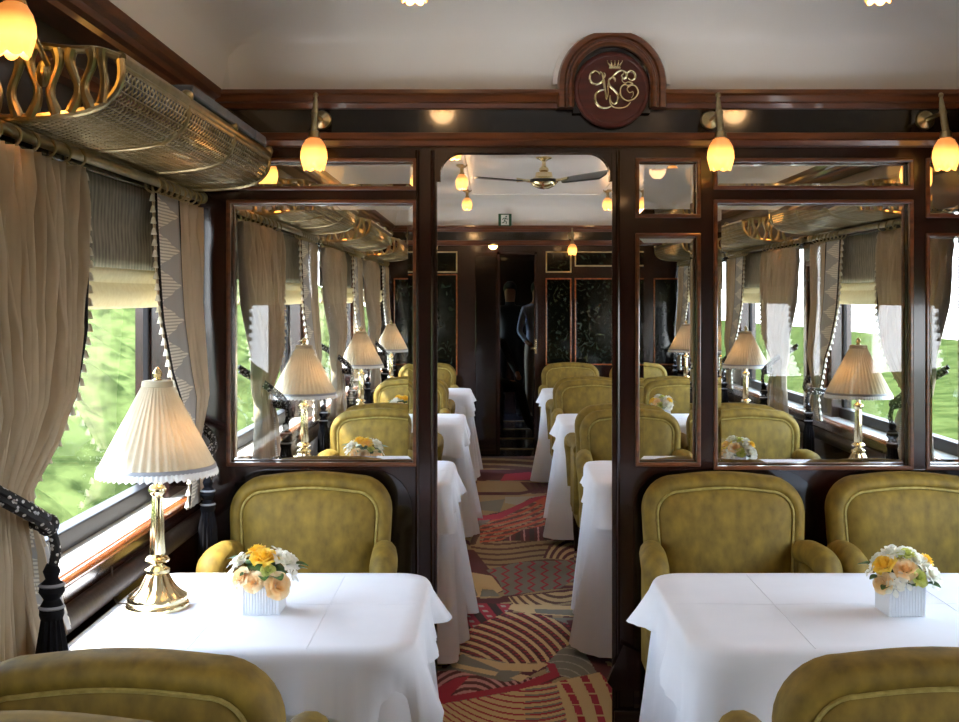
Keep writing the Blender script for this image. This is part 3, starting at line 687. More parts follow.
# ------------------------------------------------------------------ armchair
def ochair():
    t = thing('armchair', '', 'armchair')
    def outline(ins, sc=1.0):
        pts = []; W = .27-ins; zt = .927-ins; zb = .36+ins; r = max(.02, .115-ins*.9); wb_ = W-.022
        N = 8
        for j in range(N+1):
            a = PI-j*PI/2/N; pts.append((-W+r+r*math.cos(a), zt-r+r*math.sin(a)))
        for j in range(1, 8):
            pts.append((-W+r+(2*W-2*r)*j/8, zt+.012*math.sin(PI*j/8)))
        for j in range(N+1):
            a = PI/2-j*PI/2/N; pts.append((W-r+r*math.cos(a), zt-r+r*math.sin(a)))
        for j in range(1, 8): z = zt-r+(zb-zt+r)*j/8; pts.append((W+(wb_-W)*j/8, z))
        for j in range(9): pts.append((wb_-2*wb_*j/8, zb))
        for j in range(7, 0, -1): z = zt-r+(zb-zt+r)*j/8; pts.append((-W-(wb_-W)*j/8, z))
        c = (0, .66); return [(c[0]+(p[0]-c[0])*sc, c[1]+(p[1]-c[1])*sc) for p in pts]
    tilt = lambda z: (z-.66)*.10
    def ring(ins, y, sc=1.0):
        ins *= .76; return [(x, y+tilt(z), z) for x, z in outline(ins, sc)]
    L = [(.07, .245, .12), (.07, .248, .5), (.07, .246, .8), (.068, .240, 1), (.062, .232, 1), (.054, .238, 1), (.035, .246, 1), (.015, .242, 1), (.003, .228, 1), (0, .205, 1), (0, .17, 1), (.004, .148, 1), (.018, .132, 1), (.036, .126, 1), (.052, .134, 1), (.058, .142, 1), (.064, .138, 1), (.068, .126, .97), (.07, .112, .8), (.07, .104, .5), (.07, .102, .12)]
    MB().rings([ring(i, y, s_) for i, y, s_ in L]).build('backrest', 'velvet', t, angle=80)
    pp = MB()
    for ins, y in ((.058, .134), (.060, .240)): pp.tube(ring(ins, y), .0045, 6, closed=True)
    pp.build('piping', 'velvet_piping', t)
    for s_ in (-1, 1):
        P = [(s_*.245, .20, .67), (s_*.25, .13, .69), (s_*.258, .06, .70), (s_*.264, -.02, .70), (s_*.268, -.085, .690), (s_*.268, -.112, .655), (s_*.264, -.11, .58), (s_*.258, -.10, .42)]
        R = [.034, .037, .040, .043, .044, .042, .036, .033]
        sp_ = spline(P, 5); rr = [R[min(len(R)-1, i//5)]*(1-(i % 5)/5)+R[min(len(R)-1, i//5+1)]*((i % 5)/5) for i in range(len(sp_))]
        MB().tube(sp_, rr, 14).build('armrest', 'velvet', t, angle=80)
        sp2 = MB(); sp2.box(s_*.255-.02, s_*.255+.02, -.10, .2, .3, .66); sp2.build('side_panel', 'velvet', t, bevel=.012)
    MB().box(-.232, .232, -.285, .15, .34, .47).build('seat', 'velvet', t, bevel=.045, seg=4, angle=60)
    MB().box(-.255, .255, -.275, .21, .23, .345).build('seat_frame', 'velvet', t, bevel=.015)
    for x in (-.225, .225):
        for y in (-.25, .2):
            MB().lathe([(.014, 0), (.018, .02), (.016, .05), (.022, .12), (.026, .235)], 12, (x, y, 0)).build('leg', 'mahogany', t)
    return t
ch = ochair(); u = []
XA = {'left': -.585, 'inner': .750, 'outer': 1.385}
TY = [2.905, 5.195, 7.485, 9.775]
PL = ['at the front left table', 'at the front right table']
def cname(k, side, col):
    where = {'left': 'left', 'inner': 'aisle side right', 'outer': 'window side right'}[col]
    return ['', 'first row', 'second row', 'farthest row'][k]+' beyond the partition, '+where
GC = 'olive velvet dining armchairs'
place(ch, u, (-.60, 3.668, 0), 'olive velvet armchair facing the camera at front left table', group=GC)
place(ch, u, (.782, 3.668, 0), 'olive velvet armchair facing the camera by doorway at front right table', group=GC)
place(ch, u, (1.405, 3.668, 0), 'olive velvet armchair facing camera at right edge, behind the white flowers', group=GC)
place(ch, u, (-.612, 2.11, 0), 'olive velvet armchair seen from behind in bottom left corner', rz=PI, group=GC)
place(ch, u, (.745, 2.115, 0), 'olive velvet armchair seen from behind in bottom right corner', rz=PI, group=GC)
place(ch, u, (-.66, 1.38, 0), 'olive velvet armchair of which only top edge shows along bottom left', group=GC)
for k in (1, 2, 3):
    for col in ('left', 'inner', 'outer'):
        place(ch, u, (XA[col], TY[k]+.763, 0), 'olive armchair facing camera, '+cname(k, '', col), group=GC)
        place(ch, u, (XA[col]+(.05 if k == 1 and col == 'inner' else 0), TY[k]-.768, 0), 'olive armchair backing the camera, '+cname(k, '', col), rz=PI, group=GC)

# ------------------------------------------------------------------ tables, cloths
def rr_perim(a, b, r, t):
    """point and outward normal on a rounded rectangle, t in 0..1"""
    segs = [(2*(b-r)), PI*r/2, 2*(a-r), PI*r/2, 2*(b-r), PI*r/2, 2*(a-r), PI*r/2]; L = sum(segs); s_ = t*L; k = 0
    while k < 7 and s_ > segs[k]: s_ -= segs[k]; k += 1
    f = min(1, s_/segs[k]); side = k//2
    rot = [(1, 0), (0, 1), (-1, 0), (0, -1)][side]
    if k % 2 == 0:
        A = [(a, -b+r+f*2*(b-r)), (a-r-f*2*(a-r), b), (-a, b-r-f*2*(b-r)), (-a+r+f*2*(a-r), -b)][side]; return A, rot, 0
    c = [(a-r, b-r), (-a+r, b-r), (-a+r, -b+r), (a-r, -b+r)][side]; an = side*PI/2+f*PI/2
    return (c[0]+r*math.cos(an), c[1]+r*math.sin(an)), (math.cos(an), math.sin(an)), math.sin(f*PI)
def cloth(a, b, r, H, Hc, seed, off, flare, wamp, nw, lift=0, N=240, R=20, wallside=None):
    rd = random.Random(seed); ph = [rd.random()*6.28 for _ in range(6)]; mb = MB(); rings = []
    zt = .74+lift
    cen = [(.96, 1), (.9, 1)]
    for sc in (.3, .7, .93): rings.append([(rr_perim(a, b, r, i/N)[0][0]*sc, rr_perim(a, b, r, i/N)[0][1]*sc, zt) for i in range(N)])
    for j in range(R+1):
        v = j/R; ring = []
        for i in range(N):
            t_ = i/N; p, nrm, corner = rr_perim(a+off, b+off, r+off, t_)
            # corner weight spreads past the corner arc
            cw_ = max(0, 1-min(abs((abs(p[0])-a-off)), 9)/.22)*max(0, 1-abs(abs(p[1])-b-off)/.22)
            h = H+(Hc-H)*cw_*(1 if p[1] < 0 or H > .3 else -.2)
            h += .012*math.sin(t_*2*PI*5+ph[0])
            q = max(0, v-.12); wv = wamp*q*(math.sin(t_*2*PI*nw+ph[1])+.6*math.sin(t_*2*PI*(nw*1.7)//1+ph[2]*1.0+t_*2*PI*3))*(.45+.9*cw_)
            o_ = .010*math.sin(min(1, v*6)*PI/2)+flare*v*(.7+.5*cw_)+wv
            o_ = max(o_, .004*min(1, v*6))
            x, y = p[0]+nrm[0]*o_, p[1]+nrm[1]*o_
            if wallside == -1: x = max(x, -a-.008)
            if wallside == 1: x = min(x, a+.008)
            z = zt-.012*(1-math.cos(min(1, v*6)*PI/2))-h*v
            ring.append((x, y, max(z, .012)))
        rings.append(ring)
    mb.rings(rings, cap=False); mb.f.append(tuple(range(N)))
    # creases pressed into the top
    return mb
def crease(mb, a, si):
    # pressed fold lines standing a hair above the cloth
    z = .7436
    for x in ((-.28*a, .42*a) if si == 0 else (-.62*a, .05*a, .62*a)): mb.tube([(x, -.345+.69*i/12, z) for i in range(13)], .0016, 6)
    mb.tube([(-a+2*a*i/20, .03+.003*math.sin(i*1.3), z) for i in range(21)], .0014, 6)
    return mb
LT = (-.945, -.19); RT = (.475, 1.79)
GT = 'white tablecloths reaching the floor'; GO = 'white square overlays on the tables'
tnames = [('front left table by the window', 'front right table'), ('first left table behind the partition', 'first right table behind the partition'), ('second left table behind the partition', 'second right table behind the partition'), ('farthest left table near the end wall', 'farthest right table near the end wall')]
for k in range(4):
    for si, (x0, x1) in enumerate((LT, RT)):
        cx, a = (x0+x1)/2, (x1-x0)/2; y = TY[k]; nmn = tnames[k][si]; ws = -1 if si == 0 else 1
        tb = thing('dining_table', 'dining table hidden under white cloths, the '+nmn, 'table', 'dining tables', (cx, y, 0))
        MB().prism([rr_perim(a-.006, .339, .066, i/64)[0] for i in range(64)], .70, .736, 'z').build('tabletop', 'mahogany', tb, smooth=False)
        for lx in (-a+.06, a-.06):
            for ly in (-.28, .28): MB().lathe([(.02, 0), (.016, .1), (.024, .6), (.03, .70)], 10, (lx, ly, 0)).build('leg', 'mahogany', tb)
        c = cloth(a, .345, .07, .66, .70, 11+k*2+si, .002, .085, .036, 12, wallside=ws).build('tablecloth', 'linen', angle=70); c.location = (cx, y, 0)
        tag(c, 'long white tablecloth hanging to the floor from the '+nmn, 'tablecloth', GT)
        c = crease(cloth(a, .345, .07, .115, .20, 31+k*2+si, .018, .024, .034, 10, lift=.004, R=16, wallside=ws), a, si).build('table_overlay', 'linen', angle=70); c.location = (cx, y, 0)
        tag(c, 'short white square overlay with hanging corners on the '+nmn, 'tablecloth', GO)
TOP = .745

# ------------------------------------------------------------------ table lamps
lp = thing('table_lamp', '', 'table lamp')
fl = lambda i, j, a: 1+(.06*math.cos(14*a) if 6 <= i <= 11 else 0)
MB().lathe([(.078, 0), (.079, .006), (.077, .012), (.072, .015), (.074, .02), (.073, .026), (.070, .030), (.058, .038), (.046, .05), (.037, .064), (.030, .078), (.026, .085), (.026, .086), (.031, .089), (.031, .096), (.022, .101), (.014, .108), (.014, .111), (.026, .114), (.031, .12), (.026, .127), (.016, .131)], 56, mod=fl).build('base', 'brass', lp, angle=50)
fs = lambda i, j, a: 1+(.10*math.cos(8*a) if i in (1, 2) else 0)
MB().lathe([(.014, .128), (.0185, .138), (.0135, .275), (.012, .28), (.020, .288), (.023, .297), (.018, .306), (.011, .310), (.009, .325), (.007, .35), (.006, .57)], 32, mod=fs).build('stem', 'brass', lp, angle=50)
N = 160
def pl_(i, j, a): return 1+.04*math.cos(40*a)*(1 if 0 < i < 3 else .3)
sh = MB().lathe([(.141, .352), (.139, .356), (.040, .553), (.036, .560)], N, mod=pl_, cap=False).build('shade', 'shade_cloth', lp, angle=80)
MB().lathe([(.144, .346), (.146, .352), (.144, .360), (.140, .360)], 64, cap=False).build('braid', 'braid_grey', sh)
MB().lathe([(.036, .555), (.040, .558), (.038, .570), (.032, .572), (.008, .572)], 32, cap=False).build('collar', 'shade_cloth', sh)
fr = MB(); rs = [[], [], []]
for j in range(N):
    a = 2*PI*j/N; w1 = 1+.012*(j % 2)
    for q, (r, z) in enumerate(((.144, .352), (.148, .343), (.149, .332+.003*(j % 3)))): rs[q].append((r*w1*math.cos(a), r*w1*math.sin(a), z))
fr.rings(rs, cap=False); fr.build('fringe', 'fringe_white', sh, smooth=False)
MB().lathe([(.006, .568), (.012, .573), (.006, .578), (.010, .582), (.012, .590), (.008, .598), (.003, .604), (.0005, .607)], 16).build('finial', 'brass', lp)
MB().sphere((0.038, -.01, .42), .020).build('bulb', 'table_bulb', lp)
MB().tube(spline([(-.07, .0, .008), (-.11, .02, .006), (-.13, .05, .03), (-.145, .09, .08)], 6), .0025, 6).build('cord', 'cord_black', lp)
u = []; GL = 'brass table lamps with pleated white shades'
place(lp, u, (-.84, TY[0], TOP), 'brass table lamp with pleated cream shade on the front left table', group=GL)
for k in (1, 2, 3):
    for si, x in ((0, -.84), (1, 1.665)):
        place(lp, u, (x, TY[k], TOP), 'brass lamp with pleated white shade on the '+tnames[k][si], mirror=bool(si), group=GL)

# ------------------------------------------------------------------ flowers
def rose_mb(seed, r=.026):
    rd = random.Random(seed); mb = MB()
    for ring_, (cnt, rr, op, h) in enumerate(((3, .25, .1, 1.0), (4, .5, .25, 1.0), (5, .78, .5, .9), (6, 1.0, .85, .7))):
        for q in range(cnt):
            a0 = q*2*PI/cnt+ring_*.7+rd.random()*.3; wd = 2*PI/cnt*.75
            def fn(u_, v_):
                a = a0+(u_-.5)*wd*2*(.35+.65*math.sin(PI*(.15+v_*.6))); rad = r*rr*(.25+.75*v_**.7)+r*op*.35*v_**3; z = r*1.1*h*v_-r*.35*op*v_**4*(1+abs(u_-.5))
                z -= .25*r*(2*abs(u_-.5))**2.5*v_
                return (rad*math.cos(a), rad*math.sin(a), z)
            mb.grid(fn, 5, 5)
    return mb
def blossom_mb(r=.022):
    mb = MB()
    for q in range(5):
        a0 = q*2*PI/5
        def fn(u_, v_):
            w_ = .5*math.sin(PI*min(.93, .1+v_*.85)); a = a0+(u_-.5)*w_*2.2; rad = r*v_; return (rad*math.cos(a), rad*math.sin(a), r*(.55*v_-.3*v_**3)-.1*r*abs(u_-.5))
        mb.grid(fn, 4, 5)
    mb.sphere((0, 0, .004), .004, 6, 4)
    return mb
def leaf_mb(l=.055, w_=.02):
    def fn(u_, v_):
        x = (u_-.5)*2*w_*math.sin(PI*(.04+.92*v_))**.8; return (x, l*v_, -.35*l*v_*v_+abs(x)*.35)
    return MB().grid(fn, 4, 8)
FM = {('r', c): None for c in 'ypwl'}
def mk_part(key, parent, loc, rot, sc):
    nm = {'r': 'rose', 'b': 'blossom', 'l': 'leaf'}[key[0]]
    if FM.get(key) is None:
        mm = {'y': 'petal_yellow', 'p': 'petal_peach', 'w': 'petal_white', 'l': 'petal_lime', 'g': 'leaf'}[key[1]]
        b_ = {'r': lambda: rose_mb(ord(key[1])), 'b': blossom_mb, 'l': leaf_mb}[key[0]]()
        o = b_.build(nm, mm, parent, angle=80); FM[key] = o.data
    else:
        o = bpy.data.objects.new(nm, FM[key]); COL.objects.link(o); o.parent = parent
    o.location = loc; o.rotation_euler = rot; o.scale = (sc,)*3
    return o
def bouquet(items, name='flower_arrangement'):
    t = thing(name, '', 'flower arrangement'); p = MB(); w_ = .046; h = .088; t0 = .004
    pts = []
    def side(ax):
        out_ = []
        for i in range(26):
            f = -w_+2*w_*(i+.0)/26; d_ = w_+(.0015 if i % 2 else 0); out_.append((f, d_))
        return out_
    S1 = side(0); per = [(f, -d_) for f, d_ in S1]+[(d_, f) for f, d_ in S1]+[(-f, d_) for f, d_ in S1]+[(-d_, -f) for f, d_ in S1]
    rs = [[(x, y, z) for x, y in per] for z in (0, .004, h-.004, h)]+[[(x*.9, y*.9, z) for x, y in per] for z in (h, h-.03)]
    p.rings(rs); p.build('pot', 'porcelain', t, smooth=False)
    MB().lathe([(.036, .055), (.052, .085), (.05, .105), (.03, .12), (.001, .125)], 16, mod=lambda i, j, a: 1+.1*math.sin(5*a+i)).build('greenery', 'leaf', t)
    for key, x, y, z, s_ in items:
        x *= .96; y *= .96; z *= .93; s_ *= .84
        d_ = Vector((x, y, (z-.055)*1.1)).normalized()
        q = d_.to_track_quat('Z', 'Y').to_euler()
        if key[0] == 'l': q = Vector((x, y, .02)).to_track_quat('Y', 'Z').to_euler()
        mk_part(key, t, (x, y, z), q, s_)
    return t
yl, pe, wh, li_, lf, bw_, by = ('r', 'y'), ('r', 'p'), ('r', 'w'), ('r', 'l'), ('l', 'g'), ('b', 'w'), ('b', 'y')
A_ = bouquet([(yl, .005, -.02, .135, 1.35), (yl, -.02, .02, .145, 1.1), (pe, -.045, -.045, .095, 1.05), (pe, -.012, -.058, .088, 1.0), (pe, .042, -.055, .078, 1.25), (wh, .05, -.01, .128, 1.3), (wh, .06, .02, .12, 1.1), (wh, -.055, .0, .125, 1.0),
              (bw_, -.075, -.02, .11, 1.4), (bw_, -.065, -.01, .14, 1.3), (bw_, -.08, .01, .125, 1.2), (bw_, -.06, -.05, .085, 1.3), (bw_, .075, -.02, .10, 1.3), (bw_, .03, .04, .15, 1.2), (li_, .02, -.05, .115, .7), (wh, 0, .05, .125, 1.1),
              (lf, .03, -.045, .10, 1.1), (lf, .01, -.05, .10, .9), (lf, .07, .0, .12, .9), (lf, -.06, .02, .13, .9), (lf, -.03, -.05, .11, .6), (lf, .06, .03, .10, 1), (lf, -.05, .05, .11, 1)])
B_ = bouquet([(yl, -.045, -.02, .125, 1.15), (yl, .062, -.005, .135, .8), (pe, -.005, -.045, .118, 1.15), (pe, -.055, -.04, .085, 1.0), (wh, -.02, .0, .148, 1.2), (wh, .035, -.02, .128, 1.25), (wh, .06, -.035, .098, 1.3), (wh, .03, .04, .135, 1.2),
              (li_, .01, -.01, .148, .95), (li_, .022, -.058, .102, .9), (bw_, -.03, -.062, .10, 1.3), (bw_, -.01, -.068, .095, 1.2), (bw_, -.04, -.066, .08, 1.3), (bw_, .07, .0, .115, 1.4), (bw_, -.075, .0, .11, 1.1), (wh, -.03, .05, .12, 1.1),
              (lf, .04, -.055, .088, .9), (lf, -.06, -.03, .10, .8), (lf, -.05, -.05, .08, .7), (lf, 0, -.055, .09, .7), (lf, .05, .04, .12, .8), (lf, -.05, .05, .11, .9)])
uA = []; uB = []; GF = 'yellow and white table flowers in ribbed pots'
place(A_, uA, (-.565, 2.875, TOP), 'yellow, peach and white roses in ribbed white pot on front left table', group=GF)
place(B_, uB, (1.02, 2.86, TOP), 'yellow and white flowers in ribbed white cube pot on front right table', rz=.03, group=GF)
for k in (1, 2, 3):
    place(A_, uA, (-.565, TY[k]-.03, TOP), 'yellow and white flowers in white pot on the '+tnames[k][0], rz=.3*k, group=GF)
    place(B_, uB, (1.11, TY[k]-.03, TOP), 'yellow and white flowers in white pot on the '+tnames[k][1], rz=-.3*k, group=GF)

# ------------------------------------------------------------------ curtains, ties, rods, blinds (local frame: wall plane x=0, window centre y=0, room at +x)
def curtain(name, tabL, tabR, ztop, zbot, npl, lead, xoff, amp, bulge, flat=0):
    """pleated curtain; lead=+1 when the leading edge is the far-y one"""
    def surf(u_, v_):
        z = ztop+(zbot-ztop)*v_; y0 = lerp(tabL, z); y1 = lerp(tabR, z); wd = y1-y0
        full = tabR[0][1]-tabL[0][1]; A = amp*(.55+.5*min(1.0, wd/full))
        y = y0+wd*u_; ph = u_*npl*2*PI
        if not flat: A *= min(1, .12+(1-u_)/.07)
        if flat: A *= .18 if u_ < flat else .18+.82*min(1, (u_-flat)/.15)
        w3 = math.sin(ph+.5*math.sin(ph*.37+5*z)); x = xoff+lerp(bulge, z)+A*(1-2*abs(w3)**1.4 if not flat else w3)*.62+.25*A*math.sin(2.3*ph+6*z)
        pinch = math.exp(-((z-ztop+.08)/.05)**2)
        x += -.4*A*math.sin(ph)*pinch; y += .006*math.cos(ph+3*z)
        return (x, y, z)
    t = thing(name, '', 'curtain')
    MB().grid(lambda a, b: surf(a, b), 150, 60).build('fabric', 'curtain', t, angle=180, solid=.002)
    # trims near the leading edge
    def band(ua, ub, off, nm, mt, par=t, reps=9, v0=0):
        def f(a, b):
            uu = ua+(ub-ua)*a; p = surf(uu, v0+(1-v0)*b); return (p[0]+off, p[1], p[2])
        o = MB().grid(f, 8, 60, uvf=lambda a, b: (a, b*reps)).build(nm, mt, par, angle=180, solid=.0015)
        return o
    return t, surf, band
zt = 1.835
# near curtain, plain beige, gathered into a rope tie
tabR = [(1.85, -.12), (1.6, -.135), (1.45, -.18), (1.32, -.28), (1.22, -.38), (1.13, -.52), (1.08, -.53), (.95, -.46), (.78, -.35)]
tabL = [(1.85, -.95), (1.5, -.93), (1.2, -.84), (1.1, -.78), (.95, -.84), (.78, -.88)]
bul = [(1.85, .05), (1.5, .075), (1.3, .10), (1.13, .085), (1.0, .10), (.78, .10)]
nc, surf, band = curtain('curtain', tabL, tabR, zt, .80, 9, 1, .012, .040, bul)
band(.985, 1.0, .003, 'edge_cord', 'trim_black')
def tassels(surf, u_, z0, z1, n, par, dy):
    mb = MB()
    for i in range(n):
        v = (i+.5)/n; p = surf(u_, v); mb.lathe([(.002, .010), (.005, .006), (.007, -.002), (.009, -.010)], 8, (p[0]+.004, p[1]+dy, p[2]))
    return tag(mb.build('tassel_fringe', 'tassel_cream', par), kind='stuff')
band(.70, .984, .004, 'zigzag_border', 'zigzag_braid', reps=3, v0=.70)
tassels(surf, 1.0, 0, 0, 34, nc, .008)
# far curtain with the broad zigzag border on its leading (near) edge
tabL2 = [(1.85, .46), (1.6, .475), (1.45, .50), (1.3, .57), (1.15, .70), (1.03, .83), (.98, .84), (.86, .72), (.84, .72)]
tabR2 = [(1.85, 1.02), (1.5, 1.03), (1.2, 1.02), (1.03, .97), (.86, 1.01), (.84, 1.01)]
bul2 = [(1.85, .06), (1.5, .07), (1.2, .09), (1.03, .07), (.84, .10)]
fc, surf2, band2 = curtain('curtain', tabL2, tabR2, zt, .86, 5, -1, 0, .020, bul2, flat=.58)
band2(.02, .05, .004, 'edge_cord', 'trim_black'); band2(.05, .50, .0035, 'zigzag_border', 'zigzag_braid'); band2(.50, .54, .004, 'inner_cord', 'trim_black')
tassels(surf2, 0.0, 0, 0, 30, fc, -.010)
def tie(name, hook, front, back, tz, drop):
    t = thing(name, '', 'curtain tie')
    P = spline([hook, ((hook[0]+front[0])/2+.04, (hook[1]*.6+front[1]*.4), (hook[2]+front[2])/2-.01), front, back], 8)
    m_ = MB(); m_.tube(P, .010, 8); m_.tube([(p[0]+.004, p[1]+.002, p[2]-.018) for p in P], .010, 8)
    m_.tube(spline([front, (front[0]+.01, front[1]+.015, front[2]-.06), (front[0], front[1]+.02, tz)], 6), .010, 8); m_.sphere((front[0], front[1], front[2]-.01), .022)
    m_.build('rope', 'rope_black_white', t)
    c = (front[0], front[1]+.02, 0)
    MB().lathe([(.010, tz+.01), (.017, tz-.005), (.012, tz-.02), (.022, tz-.03), (.025, tz-.045), (.015, tz-.06), (.023, tz-.075), (.024, tz-.09), (.019, tz-.10), (.028, tz-drop*.6), (.031, tz-drop)], 28, c, mod=lambda i, j, a: 1+(.09*math.cos(14*a) if i > 7 else 0)).build('tassel', 'trim_black', t)
    for z_ in (tz-.028, tz-.072): MB().lathe([(.022, z_), (.026, z_-.004), (.022, z_-.008)], 20, c, cap=False).build('tassel_band', 'braid_grey', t)
    return t
tn = tie('curtain_tieback', (.03, -.84, 1.25), (.185, -.65, 1.09), (.06, -.53, 1.09), .99, .27)
tf = tie('curtain_tieback', (.02, 1.06, 1.12), (.13, .83, 1.03), (.04, .8, 1.03), .93, .25)
# rod with rings
rd_ = thing('curtain_rod', '', 'curtain rod')
MB().tube([(.055, -1.0, 1.872), (.055, 1.06, 1.872)], .014, 14).build('rod', 'old_brass', rd_)
for y in (-.98, 1.04): MB().tube([(0, y, 1.872), (.055, y, 1.872)], .010, 8).build('rod_bracket', 'old_brass', rd_)
for y, s_ in ((-1.0, -1), (1.06, 1)): MB().sphere((.055, y+s_*.012, 1.872), .021).build('finial', 'old_brass', rd_)
rg = None
for y in [-.90+.095*i for i in range(9)]+[.50+.068*i for i in range(8)]:
    if rg is None:
        rg = MB().tube([(.023*math.cos(a*PI/9), 0, .023*math.sin(a*PI/9)) for a in range(18)], .0032, 6, closed=True).build('ring', 'old_brass', rd_); o = rg
    else: o = bpy.data.objects.new('ring', rg.data); COL.objects.link(o); o.parent = rd_
    o.location = (.055, y, 1.861); o.rotation_euler = (0, 0, .35)
# blind
bd_ = thing('window_blind', '', 'window blind')
MB().grid(lambda u_, v_: (.012+.002*math.sin(v_*9), -.80+1.60*u_, 1.605+.25*v_), 20, 8).build('patterned_panel', 'blind_pattern', bd_, solid=.002)
def rb(u_, v_): z = 1.50+.11*v_; return (.018+.014*abs(math.sin(v_*PI*1.5)), -.80+1.60*u_, z-.004*math.sin(u_*PI))
MB().grid(rb, 20, 14).build('cream_folds', 'blind_cream', bd_, solid=.003)
MB().box(0, .03, -.81, .81, 1.85, 1.885).build('headrail', 'ebony', bd_, bevel=.004)
# luggage rack
rk = thing('luggage_rack', '', 'luggage rack'); YS = [-.525, -.015, .495, 1.04]
PR = [(.29, 2.02), (.292, 1.985), (.282, 1.955), (.255, 1.928), (.21, 1.912), (.14, 1.902), (.05, 1.898), (.005, 1.905)]
MB().tube([(.288, YS[0]-.01, 2.018), (.288, YS[3]+.01, 2.018)], .014, 14).build('front_rail', 'old_brass', rk)
MB().tube([(.292, YS[0], 2.003), (.292, YS[3], 2.003)], .005, 8).tube([(.012, YS[0]-.1, 1.905), (.012, YS[3], 1.905)], .011, 10).build('back_rail', 'old_brass', rk)
for i, y in enumerate(YS[1:]):
    m_ = MB(); m_.tube([(x, y, z) for x, z in spline([(p[0], p[1], 0) for p in PR], 3) and [(q[0], q[1]) for q in spline([(p[0], p[1], 0) for p in PR], 3)]], .0075, 8); m_.sphere((.289, y, 2.03), .018); m_.build('rib', 'old_brass', rk)
arc = [Vector((p[0], p[1], 0)) for p in spline([(p[0], p[1], 0) for p in PR], 3)]
cum = [0]
for a, b in zip(arc, arc[1:]): cum.append(cum[-1]+(b-a).length)
def arc_at(s_):
    s_ = max(0, min(cum[-1], s_))
    for i in range(len(cum)-1):
        if s_ <= cum[i+1]:
            t_ = (s_-cum[i])/max(1e-6, cum[i+1]-cum[i]); p = arc[i].lerp(arc[i+1], t_); return (p.x, p.y)
    return (arc[-1].x, arc[-1].y)
lat = MB(); stp = .026; Lr = YS[3]-YS[0]; ns = 14
for dr in (-1, 1):
    k0 = -int(cum[-1]/stp)-1
    for i in range(k0, int(Lr/stp)+int(cum[-1]/stp)+2):
        y_st = YS[0]+i*stp; pts = []
        for j in range(ns+1):
            s_ = cum[-1]*j/ns; y = y_st+dr*s_
            if YS[0] <= y <= YS[3]: x, z = arc_at(s_); pts.append((x, y, z))
        if len(pts) > 1: lat.tube(pts, .0020, 4, cap=False)
for j in range(1, 16):
    x, z = arc_at(cum[-1]*j/16); lat.tube([(x, YS[0], z), (x, YS[3], z)], .0018, 4, cap=False)
lat.build('lattice', 'old_brass', rk)
# openwork end bracket: plate between lattice profile and a wavy top, pierced by sinuous slots: built as a wavy frame with bars
eb = MB(); y = YS[0]-.01
low = [(x+.0, z-.004) for x, z in [arc_at(cum[-1]*j/24) for j in range(25)]]
eb.tube([(p[0], y, p[1]) for p in low], [.009]*25, 8)
eb.tube(spline([(.29, y, 2.018), (.24, y, 2.034), (.18, y, 2.036), (.12, y, 2.042), (.05, y, 2.036), (.0, y, 2.05), (-.0, y, 2.05)], 5), .009, 8)
for xb, ph in ((.03, 1), (.075, -1), (.112, 1), (.155, -1), (.195, 1), (.225, -1), (.255, .3)):
    zb = min(low, key=lambda p: abs(p[0]-xb))[1]
    eb.tube([(xb+.009*ph*math.sin(2*PI*i/15-.6), y, zb+(2.036-zb)*i/15) for i in range(16)], [.014, .013, .012, .011, .010, .010, .0095, .009, .009, .009, .0095, .010, .011, .012, .013, .014], 10)
eb.sphere((.135, y-.006, 1.985), .02, 12, 8, (.8, .5, 1.5)); eb.sphere((.135, y-.012, 1.985), .012, 12, 8, (.8, .5, 1.4))
eb.build('end_bracket', 'old_brass', rk)
# lamp hanging by the rack end
rl = thing('rack_lamp', '', 'rack lamp')
MB().tube(spline([(.145, -.545, 2.0), (.125, -.57, 2.06), (.115, -.60, 2.12), (.108, -.62, 2.15), (.105, -.62, 2.14), (.105, -.62, 2.125)], 6), .006, 8).lathe([(.01, .012), (.02, .006), (.02, -.008), (.014, -.012)], 16, (.105, -.62, 2.12)).build('arm', 'old_brass', rl)
tulip(rl, (.105, -.62, 2.11))

